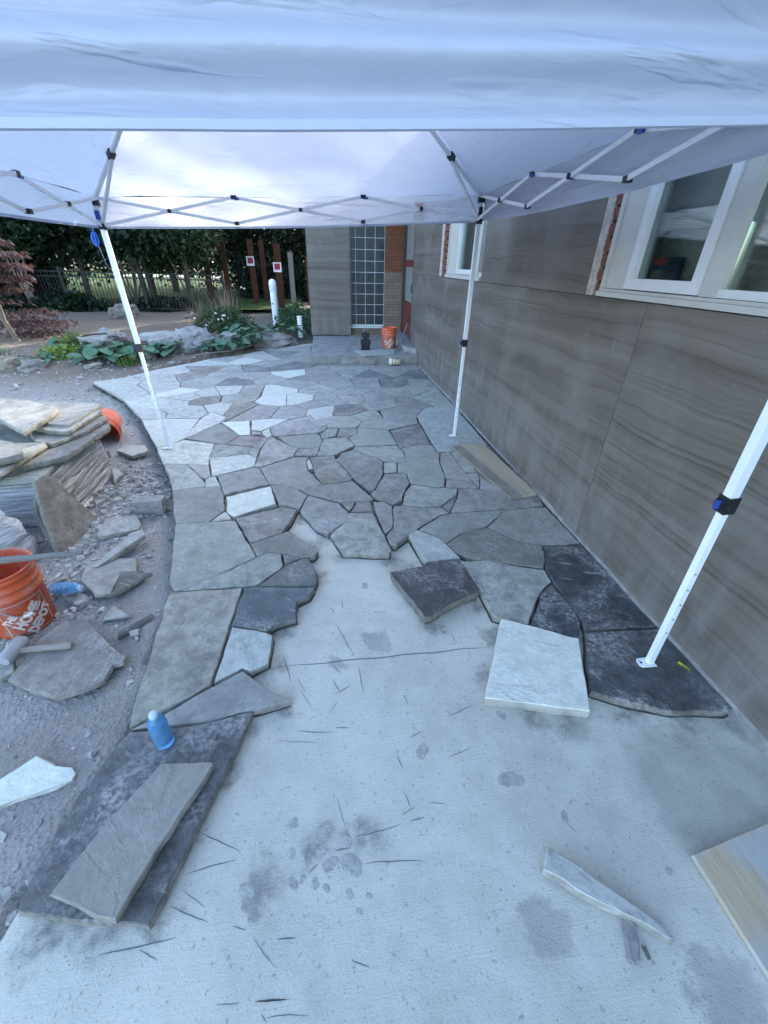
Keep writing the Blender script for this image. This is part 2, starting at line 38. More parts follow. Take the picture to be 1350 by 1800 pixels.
LOOSE = {'hex': ([(-2.11, 4.07), (-2.084, 4.216), (-1.885, 4.201), (-1.831, 4.097), (-1.821, 4.016), (-1.912, 3.93)], -0.035, 0.035), 'greyslab': ([(-1.641, 2.567), (-1.652, 2.752), (-1.456, 2.782), (-1.388, 2.666), (-1.378, 2.606), (-1.613, 2.537)], -0.035, 0.04), 'sliver': ([(-1.506, 2.194), (-1.381, 2.491), (-1.307, 2.519), (-1.269, 2.453), (-1.475, 2.191)], -0.01, 0.035), 'under': ([(-1.52, 2.083), (-1.566, 2.262), (-1.417, 2.282), (-1.286, 2.281), (-1.225, 2.132), (-1.317, 2.142), (-1.302, 1.946), (-1.381, 1.945)], -0.05, 0.03), 'darktri': ([(-1.313, 2.135), (-1.128, 2.111), (-1.288, 1.916)], -0.045, 0.03), 'smalltri': ([(-1.258, 1.748), (-1.249, 1.859), (-1.122, 1.759)], -0.06, 0.02), 'darksliver': ([(-1.145, 1.64), (-1.016, 1.768), (-0.995, 1.74), (-1.128, 1.612)], -0.055, 0.03), 'chip': ([(-1.093, 1.651), (-1.051, 1.666), (-1.029, 1.621), (-1.068, 1.614)], -0.06, 0.025), 'irregular': ([(-1.505, 1.399), (-1.499, 1.497), (-1.5, 1.625), (-1.444, 1.739), (-1.315, 1.725), (-1.208, 1.62), (-1.143, 1.559), (-1.032, 1.476), (-1.032, 1.439), (-1.074, 1.425), (-1.079, 1.34), (-1.1, 1.326), (-1.22, 1.286), (-1.248, 1.274), (-1.398, 1.332)], -0.045, 0.035), 'whiteleft': ([(-1.38, 0.93), (-1.27, 0.949), (-1.189, 1.023), (-1.094, 0.974), (-1.032, 0.962), (-1.006, 0.934), (-1.009, 0.914), (-1.213, 0.855), (-1.306, 0.82)], -0.05, 0.03), 'trichip': ([(-1.954, 3.593), (-1.939, 3.64), (-1.842, 3.537), (-1.855, 3.383)], -0.03, 0.04), 'edgechip': ([(-1.177, 0.746), (-1.19, 0.776), (-1.163, 0.776), (-1.14, 0.764), (-1.14, 0.742)], -0.06, 0.02), 'edgechip2': ([(-1.074, 0.617), (-1.041, 0.616), (-1.028, 0.598), (-1.056, 0.594)], -0.06, 0.02), 'moundL': ([(-1.603, 1.499), (-1.548, 1.51), (-1.51, 1.442), (-1.542, 1.399), (-1.623, 1.454)], -0.05, 0.03), 'white': ([(0.845, 1.461), (1.183, 1.289), (1.022, 0.914), (0.601, 1.025)], 0.012, 0.055), 'darkraised': ([(0.307, 1.876), (0.741, 1.942), (0.793, 1.67), (0.44, 1.501)], 0.028, 0.06), 'darkslab': ([(-0.844, 1.048), (-0.704, 1.044), (-0.547, 1.052), (-0.392, 1.078), (-0.375, 1.071), (-0.574, 0.456), (-0.777, 0.491), (-0.949, 0.533), (-0.96, 0.565), (-0.942, 0.724), (-0.901, 0.921)], 0.0, 0.042), 'topslab': ([(-0.669, 0.885), (-0.555, 0.874), (-0.494, 0.874), (-0.482, 0.865), (-0.614, 0.569), (-0.651, 0.467), (-0.704, 0.481), (-0.772, 0.511), (-0.857, 0.544), (-0.824, 0.622), (-0.733, 0.783)], 0.042, 0.038), 'shard': ([(0.616, 0.489), (0.639, 0.477), (0.722, 0.411), (0.813, 0.339), (0.876, 0.288), (0.895, 0.253), (0.882, 0.253), (0.788, 0.312), (0.723, 0.345), (0.579, 0.434)], 0.005, 0.05), 'shortshard': ([(0.786, 0.316), (0.804, 0.312), (0.808, 0.294), (0.772, 0.23), (0.752, 0.223), (0.743, 0.232)], -0.022, 0.022), 'tinychip': ([(0.804, 0.254), (0.815, 0.254), (0.813, 0.228), (0.805, 0.227)], -0.037, 0.007), 'plywood': ([(1.1, 0.424), (1.43, 0.474), (2.046, 0.567), (1.893, 0.193), (1.11, 0.005), (1.103, 0.161)], -0.022, 0.02), 'plank': ([(1.209, 3.799), (1.562, 3.882), (1.645, 2.753), (1.4, 2.69)], 0.022, 0.02), 'landingflag': ([(0.507, 8.276), (1.292, 8.393), (1.244, 7.925), (0.659, 7.77)], 0.17, 0.02)}
TOPS = {'rear': ([(-2.938, 4.212), (-2.518, 4.152), (-2.132, 4.058), (-2.066, 3.983), (-2.077, 3.447), (-2.235, 3.484), (-2.431, 3.638)], 0.445), 'mid': ([(-3.055, 3.841), (-2.955, 4.109), (-2.716, 4.06), (-2.347, 3.816), (-2.27, 3.7), (-2.246, 3.194), (-2.587, 3.5), (-2.908, 3.619)], 0.485), 'cream': ([(-2.538, 3.099), (-2.36, 3.108), (-2.248, 3.056), (-2.1, 2.898), (-2.065, 2.837), (-2.149, 2.759), (-2.27, 2.689)], 0.46), 'slide': ([(-2.45, 2.978), (-2.367, 3.205), (-2.139, 3.199), (-2.1, 3.14), (-2.113, 2.892), (-2.114, 2.66), (-2.156, 2.52)], 0.4), 'darkjut': ([(-2.697, 3.914), (-2.105, 4.009), (-1.95, 3.788), (-1.978, 3.461), (-2.089, 3.199), (-2.246, 3.257)], 0.385), 'third': ([(-2.83, 4.094), (-2.096, 3.982), (-2.022, 3.876), (-2.04, 3.356), (-2.196, 3.38), (-2.48, 3.559)], 0.425), 'low': ([(-2.423, 3.198), (-2.296, 3.398), (-2.041, 3.575), (-1.956, 3.8), (-1.89, 3.663), (-1.919, 3.052), (-2.121, 2.871)], 0.35)}
LEAN1 = ([(0.002, -0.007), (0.019, 0.059), (0.075, 0.211), (0.223, 0.451), (0.332, 0.46), (0.378, 0.403), (0.37, 0.327), (0.377, 0.225), (0.405, 0.01), (0.17, -0.022), (0.108, -0.026)], (-1.8, 2.41, -0.085), (0.1683, 0.9857, 0.0), (-0.4009, 0.0685, 0.9135))
LEAN2 = ([(0.019, 0.001), (0.042, 0.068), (0.104, 0.273), (0.149, 0.327), (0.263, 0.375), (0.206, 0.22), (0.118, 0.035), (0.045, -0.019)], (-1.83, 2.41, -0.085), (0.1683, 0.9857, 0.0), (-0.4009, 0.0685, 0.9135))
SCRATCH = [((-0.0275, 1.5796), (0.0592, 1.3556)), ((-0.0443, 1.3112), (-0.0064, 1.2538)), ((-0.046, 1.2297), (-0.0146, 1.1606)), ((0.0757, 1.2979), (0.0875, 1.1385)), ((-0.0383, 1.1528), (0.0293, 1.188)), ((-0.0673, 1.0607), (-0.03, 1.1157)), ((-0.21, 1.2594), (-0.1689, 1.1833)), ((-0.1925, 1.1913), (-0.139, 1.098)), ((-0.2878, 1.3938), (-0.237, 1.2344)), ((-0.1922, 1.0011), (-0.0597, 0.9814)), ((-0.0422, 0.9973), (0.0141, 0.9927)), ((-0.2781, 0.9718), (-0.1148, 0.9461)), ((0.4355, 0.9937), (0.5553, 1.0341)), ((0.3915, 0.8278), (0.4986, 0.8564)), ((0.2644, 1.1133), (0.2778, 1.0656)), ((0.2582, 0.9228), (0.3143, 0.9401)), ((0.1962, 0.8586), (0.2099, 0.8058)), ((0.2013, 0.7263), (0.215, 0.6737)), ((0.1818, 0.6561), (0.2278, 0.6735)), ((0.283, 0.6816), (0.3423, 0.6719)), ((-0.0427, 0.7378), (-0.0156, 0.6389)), ((0.1818, 1.6351), (0.2566, 1.6239)), ((0.0156, 1.7354), (0.0168, 1.6769)), ((0.5749, 1.4339), (0.578, 1.3845)), ((-0.0538, 1.6926), (-0.0235, 1.649)), ((0.0185, 0.6137), (0.1753, 0.6303)), ((0.2055, 0.6342), (0.2586, 0.6393)), ((-0.0527, 0.5815), (-0.0044, 0.5831)), ((0.0401, 0.536), (0.2294, 0.5197)), ((-0.2206, 0.3947), (-0.1676, 0.3911)), ((-0.3497, 0.4388), (-0.3092, 0.425)), ((-0.2892, 0.4082), (-0.2172, 0.339)), ((-0.0156, 0.33), (0.0349, 0.309)), ((-0.1362, 0.5333), (-0.1069, 0.5538)), ((-0.2667, 0.2852), (-0.1858, 0.2794)), ((-0.4986, 0.6848), (-0.3634, 0.6187)), ((-0.5174, 0.5766), (-0.3632, 0.5961)), ((-0.5212, 0.5408), (-0.4379, 0.4882)), ((-0.541, 0.506), (-0.4207, 0.4559)), ((-0.7048, 0.4251), (-0.5041, 0.4348)), ((-0.5981, 0.421), (-0.5402, 0.3924)), ((-0.3664, 0.2923), (-0.3021, 0.2882)), ((-0.2666, 0.285), (-0.1836, 0.2786)), ((-0.2396, 0.2547), (-0.129, 0.2458)), ((-0.2493, 0.2635), (-0.2329, 0.2464)), ((0.8632, 0.821), (0.9177, 0.8861)), ((0.7424, 0.5658), (0.7644, 0.5352))]
JOINTLINE = [(-0.2987, 1.325), (-0.0036, 1.3249), (0.3289, 1.3151), (0.7468, 1.3323)]
SPLATS = [(-0.0866, 0.637, 0.0267), (-0.0113, 0.6101, 0.0224), (-0.097, 0.5857, 0.0177), (-0.0682, 0.5491, 0.02), (-0.0, 0.5409, 0.037), (-0.192, 0.5915, 0.0134), (-0.1901, 0.6751, 0.0156), (-0.1553, 0.5216, 0.0116), (-0.1838, 0.5133, 0.0153), (-0.1162, 0.5076, 0.0142), (-0.0807, 0.4907, 0.0115), (-0.0109, 0.4674, 0.0128), (0.0475, 0.4578, 0.009), (0.0149, 0.426, 0.0112), (-0.3226, 0.5127, 0.0186), (0.1567, 1.8547, 0.0227), (0.2981, 0.8631, 0.0297), (0.6664, 0.9721, 0.0189), (0.6069, 0.7217, 0.0331), (0.7483, 0.5842, 0.0173), (1.0062, 0.4004, 0.0118)]
STAIN = [(0.1888, 1.4373, 0.07), (0.5586, 0.3369, 0.065), (-0.2866, 0.5172, 0.05), (1.3178, 0.5804, 0.28), (1.6163, 0.6884, 0.2), (0.9642, 0.9057, 0.1), (0.9841, 0.1506, 0.09), (0.8081, 1.3512, 0.09), (-0.2346, 2.2953, 0.08), (-0.0033, 1.3349, 0.05)]
GRIME_SHADE = [(-0.2901, 1.554, 0.05), (-0.3046, 1.3033, 0.05), (-0.2376, 1.1265, 0.035), (-0.1107, 1.9583, 0.045), (-0.1207, 2.3172, 0.05), (-0.257, 2.6211, 0.05), (0.0265, 2.1132, 0.04), (0.3517, 2.0509, 0.05), (0.4579, 1.9825, 0.06), (0.4771, 1.5028, 0.05), (0.7609, 1.622, 0.05), (0.7864, 1.391, 0.05), (0.6586, 1.1646, 0.04), (0.8087, 0.9543, 0.05), (0.9708, 0.9177, 0.04), (1.2069, 0.9167, 0.06), (1.4303, 0.8574, 0.07), (1.6364, 0.816, 0.06), (-0.3839, 1.0117, 0.035), (-0.4454, 0.866, 0.03), (-0.5141, 0.693, 0.03), (-0.5814, 0.4765, 0.03), (-0.7293, 0.4709, 0.05), (-0.8563, 0.4865, 0.06), (-0.0622, 2.3798, 0.04), (0.866, 1.5021, 0.04), (0.0437, 0.5941, 0.06), (-0.1059, 0.5965, 0.05), (-0.2623, 0.5279, 0.05)]


# ------------------------------------------------------------------ helpers
def wpos(o): return o.location.copy() if o.parent is None else wpos(o.parent)+o.matrix_parent_inverse.translation+o.location
def link(o, parent=None):
    COL.objects.link(o)
    if parent is not None:
        o.parent = parent
        o.matrix_parent_inverse = Matrix.Translation(-wpos(parent))
    return o
def tag(o, label=None, cat=None, group=None, kind=None):
    if label: o['label'] = label
    if cat: o['category'] = cat
    if group: o['group'] = group
    if kind: o['kind'] = kind
    return o
def thing(name, loc, label, cat, group=None):
    o = bpy.data.objects.new(name, None); o.location = loc; o.empty_display_size = .1
    COL.objects.link(o); return tag(o, label, cat, group)
class MB:
    """collects geometry in world coordinates, builds ONE mesh object"""
    def __init__(s): s.v = []; s.f = []; s.sm = []
    def add(s, v, f, smooth=False):
        n = len(s.v); s.v += [tuple(q) for q in v]; s.f += [tuple(i+n for i in q) for q in f]; s.sm += [smooth]*len(f)
    def box(s, x0, y0, z0, x1, y1, z1, rz=0, c=None):
        P = [(x0,y0,z0),(x1,y0,z0),(x1,y1,z0),(x0,y1,z0),(x0,y0,z1),(x1,y0,z1),(x1,y1,z1),(x0,y1,z1)]
        if rz:
            cx, cy = c if c else ((x0+x1)/2, (y0+y1)/2); a, b = math.cos(rz), math.sin(rz)
            P = [(cx+(x-cx)*a-(y-cy)*b, cy+(x-cx)*b+(y-cy)*a, z) for x,y,z in P]
        s.add(P, [(0,3,2,1),(4,5,6,7),(0,1,5,4),(1,2,6,5),(2,3,7,6),(3,0,4,7)]); return s
    def bar(s, a, b, w, hgt=None, up=(0,0,1)):
        a, b = Vector(a), Vector(b); d = (b-a).normalized(); up = Vector(up)
        if abs(d.dot(up)) > .98: up = Vector((1,0,0))
        x = d.cross(up).normalized()*(w/2); z = x.normalized().cross(d).normalized()*((hgt or w)/2)
        P = [a-x-z, a+x-z, a+x+z, a-x+z, b-x-z, b+x-z, b+x+z, b-x+z]
        s.add(P, [(0,3,2,1),(4,5,6,7),(0,1,5,4),(1,2,6,5),(2,3,7,6),(3,0,4,7)]); return s
    def tube(s, path, r, n=8, smooth=True):
        path = [Vector(q) for q in path]; rs = r if isinstance(r, (list,tuple)) else [r]*len(path)
        V = []; F = []; prev = None
        for i, q in enumerate(path):
            d = (path[min(i+1,len(path)-1)]-path[max(i-1,0)])
            if d.length < 1e-9: d = Vector((0,0,1))
            d.normalize()
            u = d.orthogonal() if prev is None else (prev - d*prev.dot(d))
            if u.length < 1e-6: u = d.orthogonal()
            u.normalize(); prev = u; w = d.cross(u)
            for k in range(n):
                a = 2*math.pi*k/n; V.append(q + (u*math.cos(a)+w*math.sin(a))*rs[i])
        for i in range(len(path)-1):
            for k in range(n): F.append((i*n+k, i*n+(k+1)%n, (i+1)*n+(k+1)%n, (i+1)*n+k))
        s.add(V, F, smooth); m = len(path)-1
        s.add(V[:n], [tuple(range(n))[::-1]]); s.add(V[m*n:], [tuple(range(n))]); return s
    def lathe(s, prof, c, n=24, M=None):
        V = []; F = []
        for r, z in prof:
            for k in range(n):
                a = 2*math.pi*k/n; q = Vector((r*math.cos(a), r*math.sin(a), z))
                if M is not None: q = M @ q
                V.append((q.x+c[0], q.y+c[1], q.z+c[2]))
        for i in range(len(prof)-1):
            for k in range(n): F.append((i*n+k, i*n+(k+1)%n, (i+1)*n+(k+1)%n, (i+1)*n+k))
        s.add(V, F, True); return s
    def build(s, name, mat, parent=None, color=None, mottle=None):
        me = bpy.data.meshes.new(name); me.from_pydata(s.v, [], s.f)
        me.polygons.foreach_set('use_smooth', s.sm); me.update()
        o = bpy.data.objects.new(name, me)
        if mat: me.materials.append(mat)
        if color: o.color = (*color, mottle if mottle is not None else .72 if color[0] < .35 else .6 if color[0] < .5 else .4)
        return link(o, parent)
def area2(P): return sum(P[i][0]*P[(i+1)%len(P)][1]-P[(i+1)%len(P)][0]*P[i][1] for i in range(len(P)))/2
def rough_ring(P, step, jit, rnd):
    out = []
    n = len(P)
    for i in range(n):
        a, b = Vector(P[i]), Vector(P[(i+1)%n]); d = b-a; L = d.length
        k = max(1, int(L/step)); nn = Vector((-d.y, d.x))/max(L,1e-6)
        for j in range(k):
            t = j/k + (rnd.uniform(-.25,.25)/k if j else 0)
            out.append(a + d*t + nn*(rnd.uniform(-jit,jit) if j else rnd.uniform(-jit,jit)*.4))
    return out
def offset(P, d):
    n = len(P); out = []
    for i in range(n):
        a, b, c = P[i-1], P[i], P[(i+1)%n]
        u = (b-a); v = (c-b)
        if u.length < 1e-6 or v.length < 1e-6: out.append(b.copy()); continue
        u.normalize(); v.normalize(); m = Vector((-u.y-v.y, u.x+v.x)); l = m.length
        out.append(b + (m/l*min(d*2/max(l,.8), d*1.6) if l > 1e-4 else Vector((0,0))))
    return out
def slab_mesh(P, ztop, thick, seed, step=.07, jit=.004, tilt=(0,0), zr=.0012):
    """a split-edged flagstone: chamfered arris, uneven riven side, slightly undulating top"""
    rnd = random.Random(seed)
    P = [Vector(q) for q in P]
    if area2(P) < 0: P = P[::-1]
    cx = sum(q.x for q in P)/len(P); cy = sum(q.y for q in P)/len(P)
    ring = rough_ring(P, step, jit, rnd); n = len(ring)
    r0 = offset(ring, min(.003, thick*.1)); r1 = ring
    r2 = [q + Vector((rnd.uniform(-jit,jit), rnd.uniform(-jit,jit))) for q in offset(ring, -jit*.5)]
    r3 = offset(ring, jit)
    tz = lambda q: ztop + tilt[0]*(q.x-cx) + tilt[1]*(q.y-cy)
    V = [(q.x,q.y,tz(q)+rnd.uniform(-zr,zr)) for q in r0]
    V += [(q.x,q.y,tz(q)-min(.0035,thick*.12)+rnd.uniform(-zr,zr)) for q in r1]
    V += [(q.x,q.y,tz(q)-thick*rnd.uniform(.45,.65)) for q in r2]
    V += [(q.x,q.y,tz(q)-thick) for q in r3]
    F = [tuple(range(n)), tuple(range(4*n-1, 3*n-1, -1))]
    for k in range(3):
        for i in range(n):
            j = (i+1)%n; F.append((k*n+j, k*n+i, (k+1)*n+i, (k+1)*n+j))
    return V, F
def slab(name, P, ztop, thick, mat, seed, parent=None, color=None, mottle=None, **k):
    m = MB(); V, F = slab_mesh(P, ztop, thick, seed, **k); m.add(V, F); return m.build(name, mat, parent, color, mottle)

# ------------------------------------------------------------------ material tools
class NT:
    def __init__(s, name):
        s.m = bpy.data.materials.new(name); s.m.use_nodes = True; s.t = s.m.node_tree
        s.b = s.t.nodes['Principled BSDF']; s.out = s.t.nodes['Material Output']
    def n(s, typ, **k):
        o = s.t.nodes.new('ShaderNode'+typ)
        for a, v in k.items(): setattr(o, a, v)
        return o
    def put(s, sock, v):
        if isinstance(v, bpy.types.NodeSocket): s.t.links.new(v, sock)
        elif v is not None:
            if hasattr(sock.default_value, '__len__') and len(sock.default_value) == 4 and len(v) == 3: v = (*v, 1)
            sock.default_value = v
    def co(s, kind='Object'): return s.n('TexCoord').outputs[kind]
    def map(s, v, scale=(1,1,1), rot=(0,0,0), loc=(0,0,0)):
        o = s.n('Mapping'); s.put(o.inputs[0], v)
        for i, q in ((1,loc),(2,rot),(3,scale)): s.put(o.inputs[i], q)
        return o.outputs[0]
    def noise(s, v, scale=5, detail=4, rough=.55, dist=0, out=0):
        o = s.n('TexNoise'); s.put(o.inputs['Vector'], v); o.inputs['Scale'].default_value = scale
        o.inputs['Detail'].default_value = detail; o.inputs['Roughness'].default_value = rough; o.inputs['Distortion'].default_value = dist
        return o.outputs[out]
    def vor(s, v, scale=5, feature='F1', out='Distance', rnd=1):
        o = s.n('TexVoronoi', feature=feature); s.put(o.inputs['Vector'], v); o.inputs['Scale'].default_value = scale
        o.inputs['Randomness'].default_value = rnd
        return o.outputs[out]
    def ramp(s, v, a, b, lo=0, hi=1):
        o = s.n('MapRange'); s.put(o.inputs[0], v); o.inputs[1].default_value = a; o.inputs[2].default_value = b
        o.inputs[3].default_value = lo; o.inputs[4].default_value = hi; return o.outputs[0]
    def math(s, op, a, b=None):
        o = s.n('Math', operation=op); s.put(o.inputs[0], a)
        if b is not None: s.put(o.inputs[1], b)
        return o.outputs[0]
    def vmath(s, op, a, b=None):
        o = s.n('VectorMath', operation=op); s.put(o.inputs[0], a)
        if b is not None: s.put(o.inputs[1], b)
        return o.outputs['Value' if op in ('LENGTH','DISTANCE','DOT_PRODUCT') else 'Vector']
    def mix(s, f, a, b, blend='MIX'):
        o = s.n('Mix', data_type='RGBA', blend_type=blend); s.put(o.inputs[0], f)
        s.put(o.inputs[6], a); s.put(o.inputs[7], b); return o.outputs[2]
    def bump(s, hgt, dist=.01, st=1.0, nrm=None):
        o = s.n('Bump'); o.inputs['Strength'].default_value = st; o.inputs['Distance'].default_value = dist
        s.put(o.inputs['Height'], hgt)
        if nrm is not None: s.put(o.inputs['Normal'], nrm)
        return o.outputs[0]
    def fin(s, col=None, rough=None, nrm=None, spec=None, metal=None):
        if col is not None: s.put(s.b.inputs['Base Color'], col)
        if rough is not None: s.put(s.b.inputs['Roughness'], rough)
        if nrm is not None: s.put(s.b.inputs['Normal'], nrm)
        if spec is not None: s.put(s.b.inputs['Specular IOR Level'], spec)
        if metal is not None: s.put(s.b.inputs['Metallic'], metal)
        return s.m
def simple(name, col, rough=.5, var=.12, scale=8, bump=0, bscale=60, metal=0, spec=.4):
    t = NT(name); v = t.co()
    a = t.noise(v, scale, 5); f = t.ramp(a, .3, .7)
    c = t.mix(f, tuple(q*(1-var) for q in col), tuple(min(1,q*(1+var)) for q in col))
    nr = t.bump(t.noise(v, bscale, 4), bump) if bump else None
    return t.fin(c, rough, nr, spec, metal)

def mat_stone():
    t = NT('flagstone'); info = t.n('ObjectInfo'); rnd = info.outputs['Random']
    off = t.math('MULTIPLY', rnd, 97.0)
    cb = t.n('CombineXYZ'); t.put(cb.inputs[0], off); t.put(cb.inputs[1], t.math('MULTIPLY', rnd, 41.0)); t.put(cb.inputs[2], off)
    v = t.vmath('ADD', t.co(), cb.outputs[0])
    rot = t.n('VectorRotate', rotation_type='Z_AXIS'); t.put(rot.inputs['Vector'], v); t.put(rot.inputs['Angle'], t.math('MULTIPLY', rnd, 6.3))
    st = t.map(rot.outputs[0], (3.0, 5.0, 4))
    big = t.noise(v, 3.2, 7, .6, .6); mid = t.noise(v, 16, 7, .65, .3); streak = t.noise(st, 1.6, 8, .62, .8); grain = t.noise(v, 140, 3, .6); fine = t.noise(v, 55, 6, .7)
    c = t.mix(1, info.outputs['Color'], (1.03,1.05,.97), 'MULTIPLY'); c0 = c; plain = info.outputs['Alpha']
    c = t.mix(t.ramp(mid, .34, .66), t.mix(1, c, (.64,.63,.63), 'MULTIPLY'), t.mix(1, c, (1.28,1.28,1.28), 'MULTIPLY'))
    c = t.mix(t.ramp(streak, .5, .66, 0, .6), c, t.mix(1, c, (.52,.52,.55), 'MULTIPLY'))
    scrape = t.math('MULTIPLY', t.ramp(t.noise(t.map(rot.outputs[0], (4,26,4)), 1.5, 6, .65, .4), .58, .68), t.ramp(t.noise(v, 4, 3), .46, .6)); c = t.mix(t.math('MULTIPLY', scrape, .6), c, (.52,.52,.50))
    dust = t.math('MULTIPLY', t.ramp(big, .46, .62), t.ramp(fine, .42, .6, .0, 1))
    c = t.mix(t.math('MULTIPLY', dust, .7), c, (.50,.495,.475))
    rust = t.math('MULTIPLY', t.ramp(t.noise(v, 2.1, 3), .62, .76), .3); c = t.mix(rust, c, (.26,.20,.16))
    speck = t.ramp(t.noise(v, 210, 2), .66, .73, 0, .5); c = t.mix(speck, c, (.55,.56,.57))
    dark = t.ramp(t.noise(v, 34, 5, .7), .56, .70, 0, .6); c = t.mix(dark, c, t.mix(1, c, (.5,.5,.52), 'MULTIPLY'))
    c = t.mix(plain, c0, c)
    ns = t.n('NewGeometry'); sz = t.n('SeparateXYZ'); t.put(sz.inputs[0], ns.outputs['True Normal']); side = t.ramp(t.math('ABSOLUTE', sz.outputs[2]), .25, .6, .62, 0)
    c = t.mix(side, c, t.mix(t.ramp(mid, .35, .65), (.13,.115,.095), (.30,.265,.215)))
    # riven terraces: stepped noise
    q = t.math('MULTIPLY', t.noise(st, .8, 5, .55, .9), 7.0); fl = t.math('FLOOR', q); terr = t.math('ADD', fl, t.ramp(t.math('FRACT', q), .0, .28))
    b1 = t.bump(terr, .0030, .55); b2 = t.bump(mid, .007, .6, b1); b3 = t.bump(fine, .0028, .8, b2); b4 = t.bump(grain, .0012, .9, b3)
    return t.fin(c, t.ramp(mid, .3, .7, .62, .85), b4, .35)
def mat_concrete():
    t = NT('broomed_concrete'); v = t.co()
    sx = t.map(v, (5, 150, 20), (0,0,.06)); broom = t.noise(sx, 1.0, 5, .6, .6); big = t.noise(v, 1.6, 6, .6, .4); mid = t.noise(v, 11, 6, .6); grain = t.noise(v, 170, 4, .7)
    c = t.mix(t.ramp(big, .3, .7), (.42,.415,.355), (.64,.635,.555))
    c = t.mix(t.ramp(mid, .4, .7, 0, .5), c, (.64,.635,.56))
    c = t.mix(t.ramp(broom, .56, .76, 0, .16), c, (.32,.325,.33))
    c = t.mix(t.ramp(grain, .58, .72, 0, .45), c, (.27,.275,.28))
    c = t.mix(t.ramp(t.noise(v, 60, 3, .6), .62, .70, 0, .6), c, (.24,.245,.24))
    wob = t.noise(v, 7, 6, .62)
    wob2 = t.vmath('SCALE', t.vmath('SUBTRACT', t.noise(v, 7, 8, .68, out=1), (.5,.5,.5)), None); 
    wob2.node.inputs['Scale'].default_value = .30
    vw = t.vmath('ADD', v, wob2)
    tot = None
    for x, y, r in STAIN:
        d = t.vmath('DISTANCE', t.vmath('MULTIPLY', vw, (1,1,0)), (x,y,0)); f = t.ramp(d, r*.72, r*1.08, 1, 0)
        tot = f if tot is None else t.math('MAXIMUM', tot, f)
    tg = None  # mortar smears at stone edges, darkened to stand in for contact shadows too
    for x, y, r in GRIME_SHADE:
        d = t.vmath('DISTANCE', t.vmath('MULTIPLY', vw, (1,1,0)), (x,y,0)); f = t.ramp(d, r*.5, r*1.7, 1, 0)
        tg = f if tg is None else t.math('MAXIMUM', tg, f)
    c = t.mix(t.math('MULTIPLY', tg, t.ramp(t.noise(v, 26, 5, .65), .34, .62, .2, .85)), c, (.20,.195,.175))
    pit = t.ramp(t.vor(v, 95), .0, .16, 1, 0); pit = t.math('MULTIPLY', pit, t.ramp(t.noise(v, 9, 3), .5, .6)); c = t.mix(t.math('MULTIPLY', pit, .6), c, (.16,.165,.165))
    c = t.mix(t.math('MULTIPLY', tot, t.ramp(wob, .35, .6, .3, .6)), c, (.27,.272,.245))
    b1 = t.bump(broom, .003, .45); b2 = t.bump(mid, .006, .5, b1); b3 = t.bump(grain, .0032, 1, b2); b3 = t.bump(pit, -.004, 1, b3)
    return t.fin(c, .85, b3, .3)
def mat_dirt():
    t = NT('dry_dirt'); v = t.co()
    a = t.noise(v, 1.3, 7, .6); b = t.noise(v, 22, 6, .7); g = t.vor(v, 55); g2 = t.noise(v, 95, 4, .7)
    c = t.mix(t.ramp(a, .3, .7), (.25,.24,.22), (.41,.395,.365))
    c = t.mix(t.ramp(b, .42, .7, 0, .7), c, (.40,.39,.37)); c = t.mix(t.ramp(g2, .5, .75, 0, .6), c, (.15,.14,.13))
    sp = t.n('SeparateXYZ'); t.put(sp.inputs[0], v); soil = t.ramp(t.math('ADD', sp.outputs[1], t.math('MULTIPLY', a, 2.0)), 7.0, 8.6); c = t.mix(soil, c, t.mix(t.ramp(b, .35, .7), (.15,.122,.094), (.24,.20,.16)))
    n = t.bump(a, .06, .6); n = t.bump(b, .022, .9, n); n = t.bump(g, .013, .8, n); n = t.bump(g2, .006, 1, n)
    return t.fin(c, .95, n, .2)
